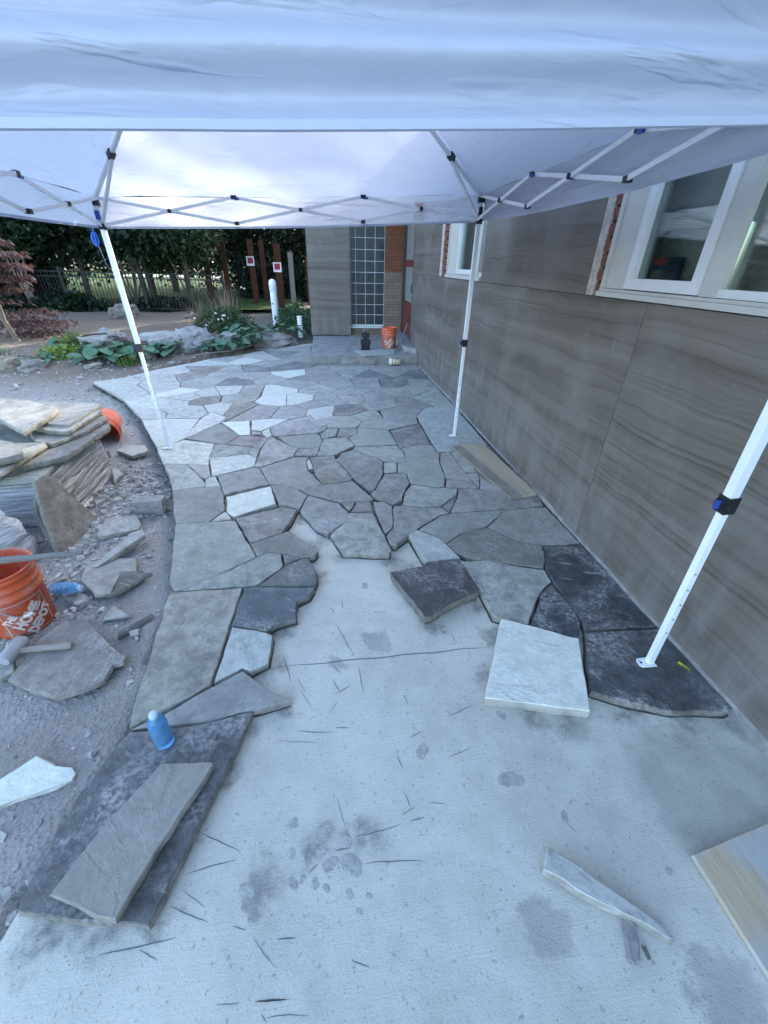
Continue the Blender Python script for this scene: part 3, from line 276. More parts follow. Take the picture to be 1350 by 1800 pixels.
def mat_cladding():
    t = NT('striped_stone_cladding'); info = t.n('ObjectInfo'); v = t.co()
    cb = t.n('CombineXYZ'); t.put(cb.inputs[2], t.math('MULTIPLY', info.outputs['Random'], 31.0)); t.put(cb.inputs[0], t.math('MULTIPLY', info.outputs['Random'], 17.0))
    v = t.vmath('ADD', v, cb.outputs[0])
    w = t.vmath('SCALE', t.vmath('SUBTRACT', t.noise(t.map(v, (.9,.9,1.6)), 1.0, 4, .55, out=1), (.5,.5,.5)), None); w.node.inputs['Scale'].default_value = .2
    vw = t.vmath('ADD', v, w)
    band = t.noise(t.map(vw, (.22,.22,5.5)), 1.4, 6, .62, .2); line = t.noise(t.map(vw, (.25,.25,34)), 1.3, 6, .62, .15); blot = t.noise(v, 2.2, 6, .6)
    c = t.mix(t.ramp(band, .3, .7), (.092,.077,.063), (.168,.147,.124))
    c = t.mix(t.ramp(line, .53, .70, 0, .7), c, (.050,.041,.034))
    c = t.mix(t.ramp(line, .30, .42, .35, 0), c, (.17,.155,.14))
    # dry mortar dust, rising from the foot of the wall
    geo = t.n('NewGeometry'); sep = t.n('SeparateXYZ'); t.put(sep.inputs[0], geo.outputs['Position'])
    ds = t.noise(t.map(geo.outputs['Position'], (3,3,.7)), 2.4, 7, .65)
    splash = t.math('MULTIPLY', t.ramp(t.math('ADD', sep.outputs['Z'], t.math('MULTIPLY', ds, -1.2)), -.75, .25, 1, 0), t.ramp(ds, .4, .72, 0, .8))
    c = t.mix(splash, c, (.22,.215,.21))
    c = t.mix(t.ramp(blot, .5, .72, 0, .5), c, (.21,.20,.188))
    chip = t.ramp(t.vor(t.map(v, (1,1,.55)), 5.5), .0, .022, 1, 0); chip = t.math('MULTIPLY', chip, t.ramp(t.noise(v, 2.6, 2), .5, .55)); c = t.mix(chip, c, (.72,.71,.68))
    scr = t.ramp(t.noise(t.map(v, (14,14,3.2), (.7,0,0)), 2.4, 3), .71, .74, 0, .22); c = t.mix(scr, c, (.5,.48,.45))
    n = t.bump(t.noise(v, 40, 5), .002, .4); 
    return t.fin(c, t.ramp(blot, .3, .7, .38, .6), n, .4)
def mat_fabric(name='white_canopy_fabric', col=(.56,.60,.69), wr=1.0):
    t = NT(name); v = t.co()
    w = t.noise(t.map(v, (1.2,1.2,3.2)), 2.2, 4, .5, .8); f = t.noise(v, 9, 4, .6)
    nr = t.bump(w, .035*wr, .55); cr = t.noise(t.map(v, (1.0,1.0,9), (.6,.75,.5)), 2.0, 3, .5, .5); nr = t.bump(t.ramp(cr, .56, .66), .012*wr, .5, nr); nr = t.bump(f, .006*wr, .35, nr)
    d = t.n('BsdfDiffuse'); tr = t.n('BsdfTranslucent'); mx = t.n('MixShader'); mx.inputs[0].default_value = .42
    for q in (d, tr): t.put(q.inputs['Color'], col); t.put(q.inputs['Normal'], nr)
    t.t.links.new(d.outputs[0], mx.inputs[1]); t.t.links.new(tr.outputs[0], mx.inputs[2])
    gl = t.n('BsdfGlossy'); gl.inputs['Roughness'].default_value = .45; gl.inputs['Color'].default_value = (.8,.8,.85,1); t.put(gl.inputs['Normal'], nr)
    m2 = t.n('MixShader'); m2.inputs[0].default_value = .05
    t.t.links.new(mx.outputs[0], m2.inputs[1]); t.t.links.new(gl.outputs[0], m2.inputs[2]); t.t.links.new(m2.outputs[0], t.out.inputs[0])
    t.t.nodes.remove(t.b); return t.m
def mat_leaf(name, c1, c2, tr=.3):
    t = NT(name); geo = t.n('NewGeometry'); v = t.co()
    f = t.ramp(t.noise(v, 3.0, 3), .3, .7); c = t.mix(f, c1, c2); c = t.mix(t.ramp(t.noise(v, 40, 2), .3, .7, 0, .5), c, tuple(q*1.5 for q in c2))
    d = t.n('BsdfPrincipled'); t.put(d.inputs['Base Color'], c); d.inputs['Roughness'].default_value = .5; d.inputs['Specular IOR Level'].default_value = .3
    l = t.n('BsdfTranslucent'); t.put(l.inputs[0], c); mx = t.n('MixShader'); mx.inputs[0].default_value = tr
    t.t.links.new(d.outputs[0], mx.inputs[1]); t.t.links.new(l.outputs[0], mx.inputs[2]); t.t.links.new(mx.outputs[0], t.out.inputs[0]); t.t.nodes.remove(t.b); return t.m
def mat_plank():
    t = NT('dusty_pine_plank'); v = t.map(t.co(), (1,1,1), (0,0,-.18)); sp = t.n('SeparateXYZ'); t.put(sp.inputs[0], v)
    g = t.noise(t.map(v, (30,1.5,20)), 1.2, 5, .6, .5); c = t.mix(t.ramp(g, .3, .7), (.34,.285,.20), (.44,.375,.275))
    edge = t.math('ADD', sp.outputs[0], t.math('MULTIPLY', t.noise(v, 3, 3), .05)); c = t.mix(t.ramp(edge, PLX-.02, PLX+.02, .8, 0), c, (.17,.155,.13))
    c = t.mix(t.ramp(t.noise(v, 5, 5), .5, .7, 0, .6), c, (.30,.285,.26)); return t.fin(c, .85, t.bump(g, .003, .5), .2)
PLX = 0.0
def mat_wood(name, c1, c2, axis=1, wear=None):
    t = NT(name); v = t.co(); sc = [55,55,55]; sc[axis] = 2.2
    g = t.noise(t.map(v, tuple(sc)), 1.2, 6, .6, .7); b = t.noise(v, 4, 5)
    c = t.mix(t.ramp(g, .32, .68), c1, c2)
    if wear: c = t.mix(t.ramp(b, .42, .62, 0, .85), c, wear)
    return t.fin(c, .75, t.bump(g, .003, .6), .25)
def mat_glass():
    t = NT('window_glass'); tr = t.n('BsdfTransparent'); tr.inputs[0].default_value = (.88,.91,.88,1)
    gl = t.n('BsdfGlossy'); gl.inputs['Roughness'].default_value = .02; gl.inputs['Color'].default_value = (.85,.9,.9,1)
    fr = t.n('Fresnel'); fr.inputs[0].default_value = 1.5; f = t.ramp(fr.outputs[0], 0, 1, .02, .8)
    mx = t.n('MixShader'); t.put(mx.inputs[0], f); t.t.links.new(tr.outputs[0], mx.inputs[1]); t.t.links.new(gl.outputs[0], mx.inputs[2])
    t.t.links.new(mx.outputs[0], t.out.inputs[0]); t.t.nodes.remove(t.b); return t.m
def mat_film():
    t = NT('stretch_film'); v = t.co(); w = t.noise(t.map(v, (1.6,1.6,46), (.0,.30,.25)), 1.4, 7, .65, .4)
    nr = t.bump(w, .02, .9)
    tr = t.n('BsdfTransparent'); tr.inputs[0].default_value = (.85,.87,.88,1)
    d = t.n('BsdfDiffuse'); t.put(d.inputs[0], (.48,.50,.51)); t.put(d.inputs['Normal'], nr)
    gl = t.n('BsdfGlossy'); gl.inputs['Roughness'].default_value = .22; t.put(gl.inputs['Normal'], nr); gl.inputs[0].default_value = (.9,.93,.95,1)
    m1 = t.n('MixShader'); t.put(m1.inputs[0], t.ramp(w, .40, .62, .22, .88)); t.t.links.new(tr.outputs[0], m1.inputs[1]); t.t.links.new(d.outputs[0], m1.inputs[2])
    m2 = t.n('MixShader'); m2.inputs[0].default_value = .16; t.t.links.new(m1.outputs[0], m2.inputs[1]); t.t.links.new(gl.outputs[0], m2.inputs[2])
    t.t.links.new(m2.outputs[0], t.out.inputs[0]); t.t.nodes.remove(t.b); return t.m
def mat_brick(name, c1, c2, mortar, sx=5.0):
    t = NT(name); v = t.co(); b = t.n('TexBrick'); cb = t.n('CombineXYZ'); sp = t.n('SeparateXYZ'); t.put(sp.inputs[0], v)
    t.put(cb.inputs[0], t.math('ADD', sp.outputs[0], sp.outputs[1])); t.put(cb.inputs[1], sp.outputs[2]); t.put(b.inputs['Vector'], cb.outputs[0])
    b.inputs['Scale'].default_value = 1; b.inputs['Brick Width'].default_value = .29; b.inputs['Row Height'].default_value = .062; b.inputs['Mortar Size'].default_value = .006
    t.put(b.inputs['Color1'], c1); t.put(b.inputs['Color2'], c2); t.put(b.inputs['Mortar'], mortar)
    c = t.mix(t.ramp(t.noise(v, 14, 5), .35, .7, 0, .4), b.outputs[0], tuple(q*.6 for q in c1))
    return t.fin(c, .85, t.bump(b.outputs['Fac'], -.006, .8), .2)
def mat_blue_plastic():
    t = NT('blue_bottle_plastic'); t.fin((.22,.50,.80), .12, t.bump(t.noise(t.map(t.co(), (1,1,60)), 3, 2), .002, .4), .5)
    t.b.inputs['Transmission Weight'].default_value = .7; t.b.inputs['IOR'].default_value = 1.3; return t.m
def mat_bucket():
    t = NT('orange_bucket_plastic'); v = t.co(); a = t.noise(v, 9, 6, .65); b = t.noise(t.map(v, (1,1,.35)), 30, 5, .7); g = t.noise(v, 3, 3)
    c = t.mix(t.ramp(g, .3, .7), (.52,.085,.032), (.66,.115,.04)); c = t.mix(t.math('MULTIPLY', t.ramp(a, .45, .68), t.ramp(b, .4, .6, .2, .8)), c, (.42,.36,.32)); c = t.mix(t.ramp(t.noise(v, 60, 3), .64, .72, 0, .6), c, (.5,.46,.43))
    return t.fin(c, t.ramp(a, .3, .7, .4, .7), None, .35)
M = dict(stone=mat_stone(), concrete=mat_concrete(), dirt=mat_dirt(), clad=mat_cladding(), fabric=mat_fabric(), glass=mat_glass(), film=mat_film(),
    white_metal=simple('white_powder_coat', (.74,.77,.80), .35, .05, 5), black=simple('black_plastic', (.015,.016,.018), .45), blue=simple('blue_plastic', (.02,.07,.32), .4),
    hem=mat_fabric('canopy_hem', (.62,.67,.76), .4), label=simple('pale_label', (.75,.73,.72), .6), redink=simple('faded_red_ink', (.5,.12,.1), .7),
    steel=simple('dull_steel', (.35,.36,.37), .4, metal=.8), frame=simple('cream_window_paint', (.46,.45,.41), .5, .06), sash=simple('white_sash_paint', (.60,.61,.60), .42, .05),
    room=simple('dim_room_plaster', (.30,.32,.30), .9), brick=simple('red_brick', (.155,.062,.042), .9, .35, 16, .006, 40), mortar=simple('old_mortar', (.42,.38,.33), .95, .25, 18, .012, 35),
    bwall=mat_brick('tan_brick', (.24,.19,.14), (.18,.14,.105), (.12,.10,.085)), bwall2=mat_brick('orange_brick', (.20,.085,.045), (.165,.068,.036), (.12,.06,.035)),
    gblock=simple('glass_block', (.028,.036,.040), .3, .35, 3, .006, 30, spec=.4), grout=simple('pale_grout', (.52,.56,.55), .8), door=simple('red_door_paint', (.125,.026,.024), .45),
    screen=simple('door_screen', (.20,.21,.205), .35), darkframe=simple('dark_bronze', (.05,.035,.03), .5), roof=simple('roof_shingle', (.09,.085,.08), .9, .2, 20), plaster=simple('house_core', (.3,.29,.27), .9),
    orange=mat_bucket(), print=simple('white_print', (.62,.50,.45), .6), grip=simple('white_grip', (.78,.78,.76), .5),
    bottle=mat_blue_plastic(), cap=simple('frosted_cap', (.45,.60,.78), .4), cup=simple('paper_cup', (.72,.66,.55), .7), cupband=simple('tan_cup_band', (.42,.27,.14), .7),
    ply=mat_wood('plywood', (.40,.32,.21), (.56,.46,.32), 1, (.40,.435,.44)), plank=mat_wood('pale_pine_plank', (.30,.255,.19), (.42,.36,.27), 1, (.27,.26,.245)), grey_wood=mat_wood('weathered_grey_wood', (.13,.128,.122), (.22,.215,.205), 0),
    cedar=mat_wood('cedar_post', (.050,.018,.009), (.08,.028,.013), 2), handle=mat_wood('ash_handle', (.22,.20,.175), (.32,.295,.26), 0),
    pvc=simple('white_pvc', (.72,.77,.82), .3, .05), iron=simple('black_iron', (.006,.006,.007), .6), scratch=simple('dark_gouge', (.15,.155,.155), .9), splat=simple('mortar_crumb', (.37,.37,.335), .95, .2, 40, .006, 90),
    boulder=None, bedding=simple('shaded_bedding_mortar', (.10,.094,.082), .95, .35, 25, .006, 60), oldcon=simple('old_step_concrete', (.235,.235,.225), .9, .3, 6, .006, 50), curtain=simple('pale_curtain', (.78,.78,.72), .9), rope=simple('blue_rope', (.02,.15,.62), .6), paver=simple('grey_paver', (.25,.245,.23), .95, .2, 20, .006, 60), dust=simple('wall_foot_mortar', (.22,.215,.205), .95, .3, 12, .01, 40),
    rubber=simple('black_rubber', (.02,.02,.022), .6), lawn=None, yleaf=simple('yellow_leaf', (.55,.45,.03), .6), red=simple('sign_red', (.28,.012,.03), .6), signwhite=simple('sign_white', (.68,.63,.66), .6))

# ================================================================== SETTING
SLAB_OUT = [(-.9,-.3),(-.9,-3),(1.675,-3),(1.675,7.87),(-.28,7.87),(-.28,10.35)] + FAR_EDGE
SLAB_POLY = SLAB_EDGE + SLAB_OUT
def inside(x, y, P):
    c = False; n = len(P); j = n-1
    for i in range(n):
        if (P[i][1] > y) != (P[j][1] > y) and x < (P[j][0]-P[i][0])*(y-P[i][1])/(P[j][1]-P[i][1])+P[i][0]: c = not c
        j = i
    return c
def dist_edge(x, y, P):
    p = Vector((x,y)); best = 9
    for i in range(len(P)-1):
        a, b = Vector(P[i]), Vector(P[i+1]); d = b-a; t = max(0, min(1, (p-a).dot(d)/max(d.length_squared,1e-9))); best = min(best, (a+d*t-p).length)
    return best
EDGE_ALL = SLAB_EDGE[::-1][:] ; EDGE_ALL = SLAB_EDGE + [(-.9,-.3),(-.9,-3)]
def sstep(a, b, x): t = max(0, min(1, (x-a)/(b-a))); return t*t*(3-2*t)
def hgt(x, y):
    f = noise.fractal(Vector((x*1.1, y*1.1, 3.1)), 1.0, 2.0, 4)*.030 + noise.fractal(Vector((x*5, y*5, 9)), .8, 2.0, 3)*.009
    z = -.085 + f
    bed = sstep(7.3, 8.6, y + .25*(x+3.2)*0 + max(0, -3.2-x)*.25)
    z += bed*.12*sstep(-1.0, -2.2, x)*(1-sstep(10.2, 11.5, y)) + sstep(10, 12, y)*.09
    z += .05*sstep(-3.0,-5.0,x)*sstep(5,7,y)
    return z
def edge_dip(y): return -.03+.075*sstep(1.7,2.3,y)*(1-sstep(5.0,6.3,y))
def make_ground():
    xs = [-260,-150,-90,-55,-36,-25,-18,-14,-11,-9,-7.5,-6.5] + [-6+.07*i for i in range(80)] + [-.3,.4,1,1.6,1.75,2.4,4,7,12,20,35,60,120,260]
    ys = [-120,-60,-30,-15,-8,-4,-2,-1] + [-.6+.07*i for i in range(115)] + [7.5+.16*i for i in range(45)] + [15,16.5,18.5,21,25,30,37,46,60,85,120,180,300]
    V = []; ins = {}
    for j, y in enumerate(ys):
        for i, x in enumerate(xs):
            z = hgt(x, y) if abs(x) < 40 and y < 60 else -.0
            if inside(x, y, SLAB_POLY):
                z = -.16
            elif -4 < x < 0 and -1 < y < 8:
                d = dist_edge(x, y, EDGE_ALL); z -= edge_dip(y)*(1-sstep(0, .22, d))
            if x > -.35 and y > 7.5: z = min(z, -.1)
            V.append((x, y, z))
    n = len(xs); F = [(j*n+i, j*n+i+1, (j+1)*n+i+1, (j+1)*n+i) for j in range(len(ys)-1) for i in range(n-1)]
    m = MB(); m.add(V, F, True); o = m.build('ground', M['dirt']); return tag(o, kind='structure', label='bare grey brown dirt left of the stone patio')
make_ground()
def prism(name, P, z0, z1, mat, parent=None):
    bm = bmesh.new()
    if area2(P) < 0: P = P[::-1]
    top = [bm.verts.new((x,y,z1)) for x,y in P]; bot = [bm.verts.new((x,y,z0)) for x,y in P]
    f = bm.faces.new(top); bm.faces.new(bot[::-1])
    for i in range(len(P)): j = (i+1)%len(P); bm.faces.new((top[j], top[i], bot[i], bot[j]))
    bm.normal_update()
    bmesh.ops.triangulate(bm, faces=[q for q in bm.faces if len(q.verts) > 4])
    me = bpy.data.meshes.new(name); bm.to_mesh(me); bm.free(); me.materials.append(mat)
    return link(bpy.data.objects.new(name, me), parent)
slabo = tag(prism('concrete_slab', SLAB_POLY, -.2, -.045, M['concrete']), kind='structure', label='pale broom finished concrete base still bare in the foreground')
rnd = random.Random(11)
def ribbon(path, w, z):
    m = MB(); n = len(path); V = []; F = []
    for i, q in enumerate(path):
        a = Vector(path[max(0,i-1)]); b = Vector(path[min(n-1,i+1)]); d = (b-a).normalized(); nn = Vector((-d.y,d.x))*w*.5*(math.sin(math.pi*(i+.35)/(n-.3))**.7)
        V += [(q[0]+nn.x,q[1]+nn.y,z),(q[0]-nn.x,q[1]-nn.y,z)]
    for i in range(n-1): F.append((2*i,2*i+1,2*i+3,2*i+2))
    m.add(V, F); return m
for a, b in SCRATCH:
    a, b = Vector(a), Vector(b); d = b-a; nn = Vector((-d.y,d.x)); bend = rnd.uniform(-.025,.025)
    path = [a+d*(i/7)+nn*(bend*math.sin(math.pi*i/7)+rnd.uniform(-.008,.008)) for i in range(8)]
    ribbon([tuple(q) for q in path], rnd.uniform(.0018,.0042), -.0438).build('gouge', M['scratch'], slabo)
ribbon([tuple(Vector(JOINTLINE[0]).lerp(Vector(JOINTLINE[-1]), i/14)+Vector((0, .004*math.sin(i*1.7)))) for i in range(15)], .006, -.0436).build('control_joint', M['scratch'], slabo)
for x, y, r in SPLATS:
    m = MB(); n = 26; ph = rnd.uniform(0,6); ex = rnd.uniform(.7,1.3)
    rr = [r*(1+.25*math.sin(2*a+ph)+.07*math.sin(3*a+2*ph)+.09*rnd.uniform(-1,1)) for a in [2*math.pi*k/n for k in range(n)]]
    V = []
    for s_, z in ((1,-.0449),(.93,-.0446),(.5,-.0445)):
        V += [(x+rr[k]*s_*ex*math.cos(2*math.pi*k/n), y+rr[k]*s_*math.sin(2*math.pi*k/n), z+rnd.uniform(0,.0001)) for k in range(n)]
    V.append((x,y,-.0444)); F = [(k*n+i, k*n+(i+1)%n, (k+1)*n+(i+1)%n, (k+1)*n+i) for k in range(2) for i in range(n)] + [(2*n+i, 2*n+(i+1)%n, 3*n) for i in range(n)]
    m.add(V, F, True); m.build('mortar_splat', M['splat'], slabo)

# ---------------- flagstone paving
CLR = dict(w=(.50,.515,.505), l=(.41,.415,.40), l2=(.41,.43,.435), m=(.28,.28,.27), g=(.235,.236,.23), g2=(.31,.315,.305), b=(.205,.192,.18), br=(.25,.235,.222), d=(.145,.15,.156), s=(.075,.080,.088), s2=(.115,.127,.145), p=(.31,.33,.335))
paving = prism('flagstone_paving', [(x, y) for x, y in SLAB_EDGE[:19]] + [(-.62,.9),(-.45,1.0),(-.2,1.35),(-.32,1.75),(-.1,2.05),(-.15,2.35),(0,2.45),(.3,2.1),(.55,1.95),(.85,1.55),(1.2,.95),(1.66,.9),(1.66,7.85),(-.27,7.85),(-.27,10.3)] + FAR_EDGE, -.05, -.0415, M['splat']) if False else None
paving = thing('flagstone_paving', (0,4,0), None, None); tag(paving, kind='structure', label='irregular grey blue flagstone paving laid along the house wall')
for i, (c, P) in enumerate(STONES):
    r_ = random.Random(100+i); k = r_.uniform(.86,1.14); col = tuple(q*k*(1+r_.uniform(-.03,.03)) for q in CLR[c])
    near = min(q[1] for q in P) < 4
    slab('flagstone', P, r_.uniform(-.002,.002), .0465, M['stone'], i, paving, col, r_.uniform(.45,1.0) if c not in ('w','s') else .4 if c == 'w' else 1.0, step=.055 if near else .12, jit=.005 if near else .006, tilt=(r_.uniform(-.004,.004), r_.uniform(-.004,.004)))
# bedding mortar, coloured dark to add shade in joints and along open stone edges
m = MB(); rb_ = random.Random(5)
for i, (c, P) in enumerate(STONES):
    Q = [Vector(q) for q in P]
    if area2(Q) < 0: Q = Q[::-1]
    Q = offset(rough_ring(Q, .06, .003, rb_), -.004); m.add([(q.x+rb_.uniform(-.004,.004), q.y+rb_.uniform(-.004,.004), -.0442+i*1e-5) for q in Q], [tuple(range(len(Q)))])
m.build('mortar_bedding', M['bedding'], paving)
# pale mortar smeared along the foot of the wall
m = MB(); V = []; F = []; n = 90
for i in range(n):
    y = .35+7.4*i/(n-1); w = .008+.018*max(0, noise.noise(Vector((y*2.3,0,0))))+.006*rnd.random(); hh = .004+.03*max(0, noise.noise(Vector((y*1.7,5,0)))+.25)
    V += [(1.662-w, y, -.002 if y > .95 else -.045), (1.66-w*.4, y, hh*.6), (1.6625, y, hh+.012)]
for i in range(n-1): F += [(3*i,3*i+3,3*i+4,3*i+1),(3*i+1,3*i+4,3*i+5,3*i+2)]
m.add(V, F, True); o = m.build('wall_foot_mortar', M['dust']); tag(o, 'rough pale mortar smeared along the foot of the clad wall', 'mortar', kind='stuff')

# ================================================================== HOUSE
WX = 1.66
house = thing('house', (3, 8, 0), 'single storey house clad in brown striped stone panels with cream windows', 'house')
def hbox(name, mat, *b, parent=None): m = MB(); m.box(*b); return m.build(name, mat, parent or house)
core = MB()
core.box(WX+.03,-3,-.3,2.0,8.66,1.44); core.box(WX+.03,2.735,1.44,2.0,4.87,2.80); core.box(WX+.03,6.66,1.44,2.0,8.66,2.80); core.box(WX+.03,-3,1.44,2.0,-.5,2.80)
core.box(WX+.03,-.5,2.40,2.0,2.735,2.80); core.box(WX+.03,4.87,2.40,2.0,6.66,2.80)
core.box(1.80,8.66,-.3,2.0,10.36,2.80); core.box(-.30,10.38,-.3,.60,10.55,2.8); core.box(-.30,10.55,-.3,-.1,18.5,2.8); core.box(-.1,18.3,-.3,9,18.5,2.8); core.box(.60,10.48,2.3,2.0,10.55,2.8); core.box(1.35,10.48,-.3,2.0,10.55,2.3)
core.box(2.0,-3,-.3,9,-2.8,2.8)
core.build('wall', M['plaster'], house)
for b in [(-3,2.176,0.004,1.452),(2.180,5.05,0.004,1.452),(5.054,8.68,0.004,1.452),(2.79,4.85,1.457,2.8),(6.70,8.68,1.457,2.8),(-3,-.49,1.457,2.8)]:
    m = MB(); m.box(WX, b[0], b[2]-(.05 if b[2] < 1 else 0), WX+.028, b[1], b[3]); m.build('cladding_panel', M['clad'], house)
m = MB(); m.box(-.325,10.24,.175,.565,10.37,2.8); m.build('cladding_panel', M['clad'], house)
# roof (keeps the low sun off the patio)
def roof_mesh(name, V, F): m = MB(); m.add(V, F); return m.build(name, M['roof'], house)
ex, ez, sl_ = 1.30, 2.80, .70
roof_mesh('roof', [(ex,-6,ez),(ex,10.5,ez),(6.2,10.5,ez+4.9*sl_),(6.2,-6,ez+4.9*sl_),(11,-6,ez),(11,10.5,ez),(ex,-6,ez-.12),(ex,10.5,ez-.12),(1.66,-6,ez-.12),(1.66,10.5,ez-.12)], [(0,1,2,3),(3,2,5,4),(1,0,6,7),(7,6,8,9),(2,1,5),(0,3,4)])
roof_mesh('roof', [(-.65,9.85,ez),(11,9.85,ez),(11,14.4,5.5),(-.65,14.4,5.5),(-.65,19,ez),(11,19,ez),(-.65,9.85,ez-.12),(11,9.85,ez-.12),(-.65,10.3,ez-.13),(11,10.3,ez-.13)], [(0,1,2,3),(3,2,5,4),(1,0,6,7),(7,6,8,9),(0,3,4),(1,5,2)])
# near window: bricks exposed at the jamb, casing, opening sash, fixed light
def window(y0, y1, jamb_top, cas, sash, mull, fix, bot=1.455, top=2.40):
    w = thing('tmp', (WX, (y0+y1)/2, bot), None, None); w.name = 'window'; w.parent = house; w.matrix_parent_inverse = Matrix.Translation(-house.location)
    return w
def build_window(yj, yb, yend, ycas, ys0, ys1, ymull, label):
    """yj = edge of the cladding; going towards smaller y: brick strip, casing, sash (ys0..ys1), mullion, fixed light to yend"""
    w = bpy.data.objects.new('window', None); w.location = (0,0,0); COL.objects.link(w); w.parent = house; w.matrix_parent_inverse = Matrix.Translation(-house.location); w['label'] = label
    rb = random.Random(int(yj*100)); z = 1.462; k = 0
    wb = yj-.012-ycas
    while z < 2.38:
        hh = .064; m = MB(); V, F = slab_mesh([(WX+.012+rb.uniform(-.002,.004), ycas+.004), (WX+.10, ycas+.004), (WX+.10, yb), (WX+.012+rb.uniform(-.002,.004), yb-rb.uniform(0,.008))], z+hh, hh, k, step=.03, jit=.003)
        m.add(V, F); m.build('brick', M['brick'], w); z += hh+.011; k += 1
    m = MB(); n = 60; V = []; F = []
    for i in range(n):
        zz = 1.458+.94*i/(n-1); q = rb.uniform(0,.016)+.012*max(0, noise.noise(Vector((zz*9, yj, 2))))
        V += [(WX+.004, yj+.001, zz), (WX+.006, yb-q, zz), (WX+.03, yb-.004-q*.7, zz)]
    for i in range(n-1): F += [(3*i,3*i+1,3*i+4,3*i+3),(3*i+1,3*i+2,3*i+5,3*i+4)]
    m.add(V, F); m.build('mortar_edge', M['mortar'], w)
    m = MB(); m.box(WX+.105, ycas, 1.44, WX+.115, yj+.01, 2.4); m.build('joint_mortar', M['mortar'], w)
    m = MB(); m.box(WX+.008, ycas-.035, 1.502, WX+.09, ycas, 2.4); m.box(WX+.020, ys0+.004, 1.502, WX+.09, ycas-.037, 2.4); m.build('casing', M['frame'], w)
    m = MB(); m.box(WX-.012, yend, 1.4585, WX+.09, ycas+.002, 1.485); m.box(WX+.004, yend, 1.486, WX+.088, ycas-.002, 1.500); m.build('sill', M['frame'], w)
    s = MB(); f_ = .052; x0, x1 = WX+.006, WX+.06
    s.box(x0, ys1, 1.506, x1, ys0, 1.506+f_); s.box(x0, ys0-f_, 1.506+f_, x1, ys0, 2.39); s.box(x0, ys1, 1.506+f_, x1, ys1+f_, 2.39); so_ = s.build('sash', M['sash'], w)
    g = MB(); g.box(WX+.038, ys1+f_, 1.506+f_, WX+.044, ys0-f_, 2.39); g.build('pane', M['glass'], so_)
    m = MB(); m.box(WX+.016, ymull, 1.502, WX+.09, ys1-.004, 2.4); m.build('mullion', M['frame'], w)
    fx = MB(); fx.box(WX+.03, yend, 1.502, WX+.085, ymull-.001, 1.535); fx.box(WX+.03, yend, 1.536, WX+.085, yend+.05, 2.4); fo = fx.build('frame', M['sash'], w)
    if ymull-yend > .2:
        g = MB(); g.box(WX+.060, yend+.05, 1.536, WX+.066, ymull-.001, 2.4); g.build('pane', M['glass'], fo)
    return w
build_window(2.79, 2.728, -.48, 2.655, 2.430, 1.900, 1.812, 'cream framed casement window with a brick strip down its left side')
build_window(6.70, 6.60, 4.885, 6.34, 5.86, 5.12, 5.02, 'narrow white casement window near the far end of the wall')
rm = MB()
rm.add([(1.99,-.7,1.1),(1.99,2.9,1.1),(4.5,2.9,1.1),(4.5,-.7,1.1),(1.99,-.7,2.6),(1.99,2.9,2.6),(4.5,2.9,2.6),(4.5,-.7,2.6)], [(0,1,2,3),(4,7,6,5),(1,5,6,2),(2,6,7,3),(3,7,4,0)])
rm.add([(1.99,4.7,1.1),(1.99,6.8,1.1),(4.5,6.8,1.1),(4.5,4.7,1.1),(1.99,4.7,2.6),(1.99,6.8,2.6),(4.5,6.8,2.6),(4.5,4.7,2.6)], [(0,1,2,3),(4,7,6,5),(1,5,6,2),(2,6,7,3),(3,7,4,0)])
rm.build('room', M['room'], house)
for a, b in ((-.5,2.72),(4.9,6.6)):
    m = MB(); V = []; F = []; n = 60
    for i in range(n+1):
        y = a+(b-a)*i/n; x = 1.87+.012*math.sin(i*1.3); V += [(x,y,1.12),(x,y,2.58)]
    m.add(V, [(2*i,2*i+2,2*i+3,2*i+1) for i in range(n)], True); m.build('curtain', M['curtain'], house)
bx_ = thing('cardboard_box', (1.96,2.34,1.45), 'small blue and red printed box inside the near window', 'box')
m = MB(); m.box(1.755,2.26,1.50,1.85,2.375,1.66); m.build('carton', simple('blue_carton', (.05,.09,.22), .6), bx_); m = MB(); m.box(1.751,2.27,1.62,1.7535,2.365,1.655); m.build('printed_band', M['redink'], bx_)
m = MB(); m.box(1.751,2.28,1.53,1.7535,2.36,1.60); m.build('printed_band', simple('pale_carton_print', (.4,.35,.3), .6), bx_)
# back wall by the entrance: glass blocks, brick, door
gx0, gx1, gz0, gz1 = .575, 1.335, .375, 2.31
m = MB(); m.box(gx0-.02,10.40,gz0-.03,gx1+.005,10.47,gz1); m.build('block_grout', M['grout'], house)
cols = [(.575,.70)] + [(.708+.2105*i, .708+.2105*i+.202) for i in range(3)]
for a, b in cols:
    for j in range(9):
        z0 = gz0+.211*j; m = MB(); e = .012
        m.add([(a,10.399,z0),(b,10.399,z0),(b,10.399,z0+.201),(a,10.399,z0+.201),(a+e,10.392,z0+e),(b-e,10.392,z0+e),(b-e,10.392,z0+.201-e),(a+e,10.392,z0+.201-e)], [(4,5,6,7),(0,1,5,4),(1,2,6,5),(2,3,7,6),(3,0,4,7)])
        m.build('glass_block', M['gblock'], house)
m = MB(); m.box(gx0-.02,10.30,.31,gx1+.01,10.46,gz0-.032); m.build('block_sill', M['grout'], house)
m = MB(); m.box(.55,10.37,.1,1.36,10.46,.308); m.box(1.342,10.33,.1,1.80,10.46,1.44); m.build('brick_pier', M['bwall'], house)
m = MB(); m.box(1.342,10.335,1.442,1.80,10.46,2.8); m.build('brick_pier', M['bwall2'], house)
dr = bpy.data.objects.new('door', None); COL.objects.link(dr); dr.parent = house; dr.matrix_parent_inverse = Matrix.Translation(-house.location); dr['label'] = 'screen door with a dark red kick panel beside the brick'
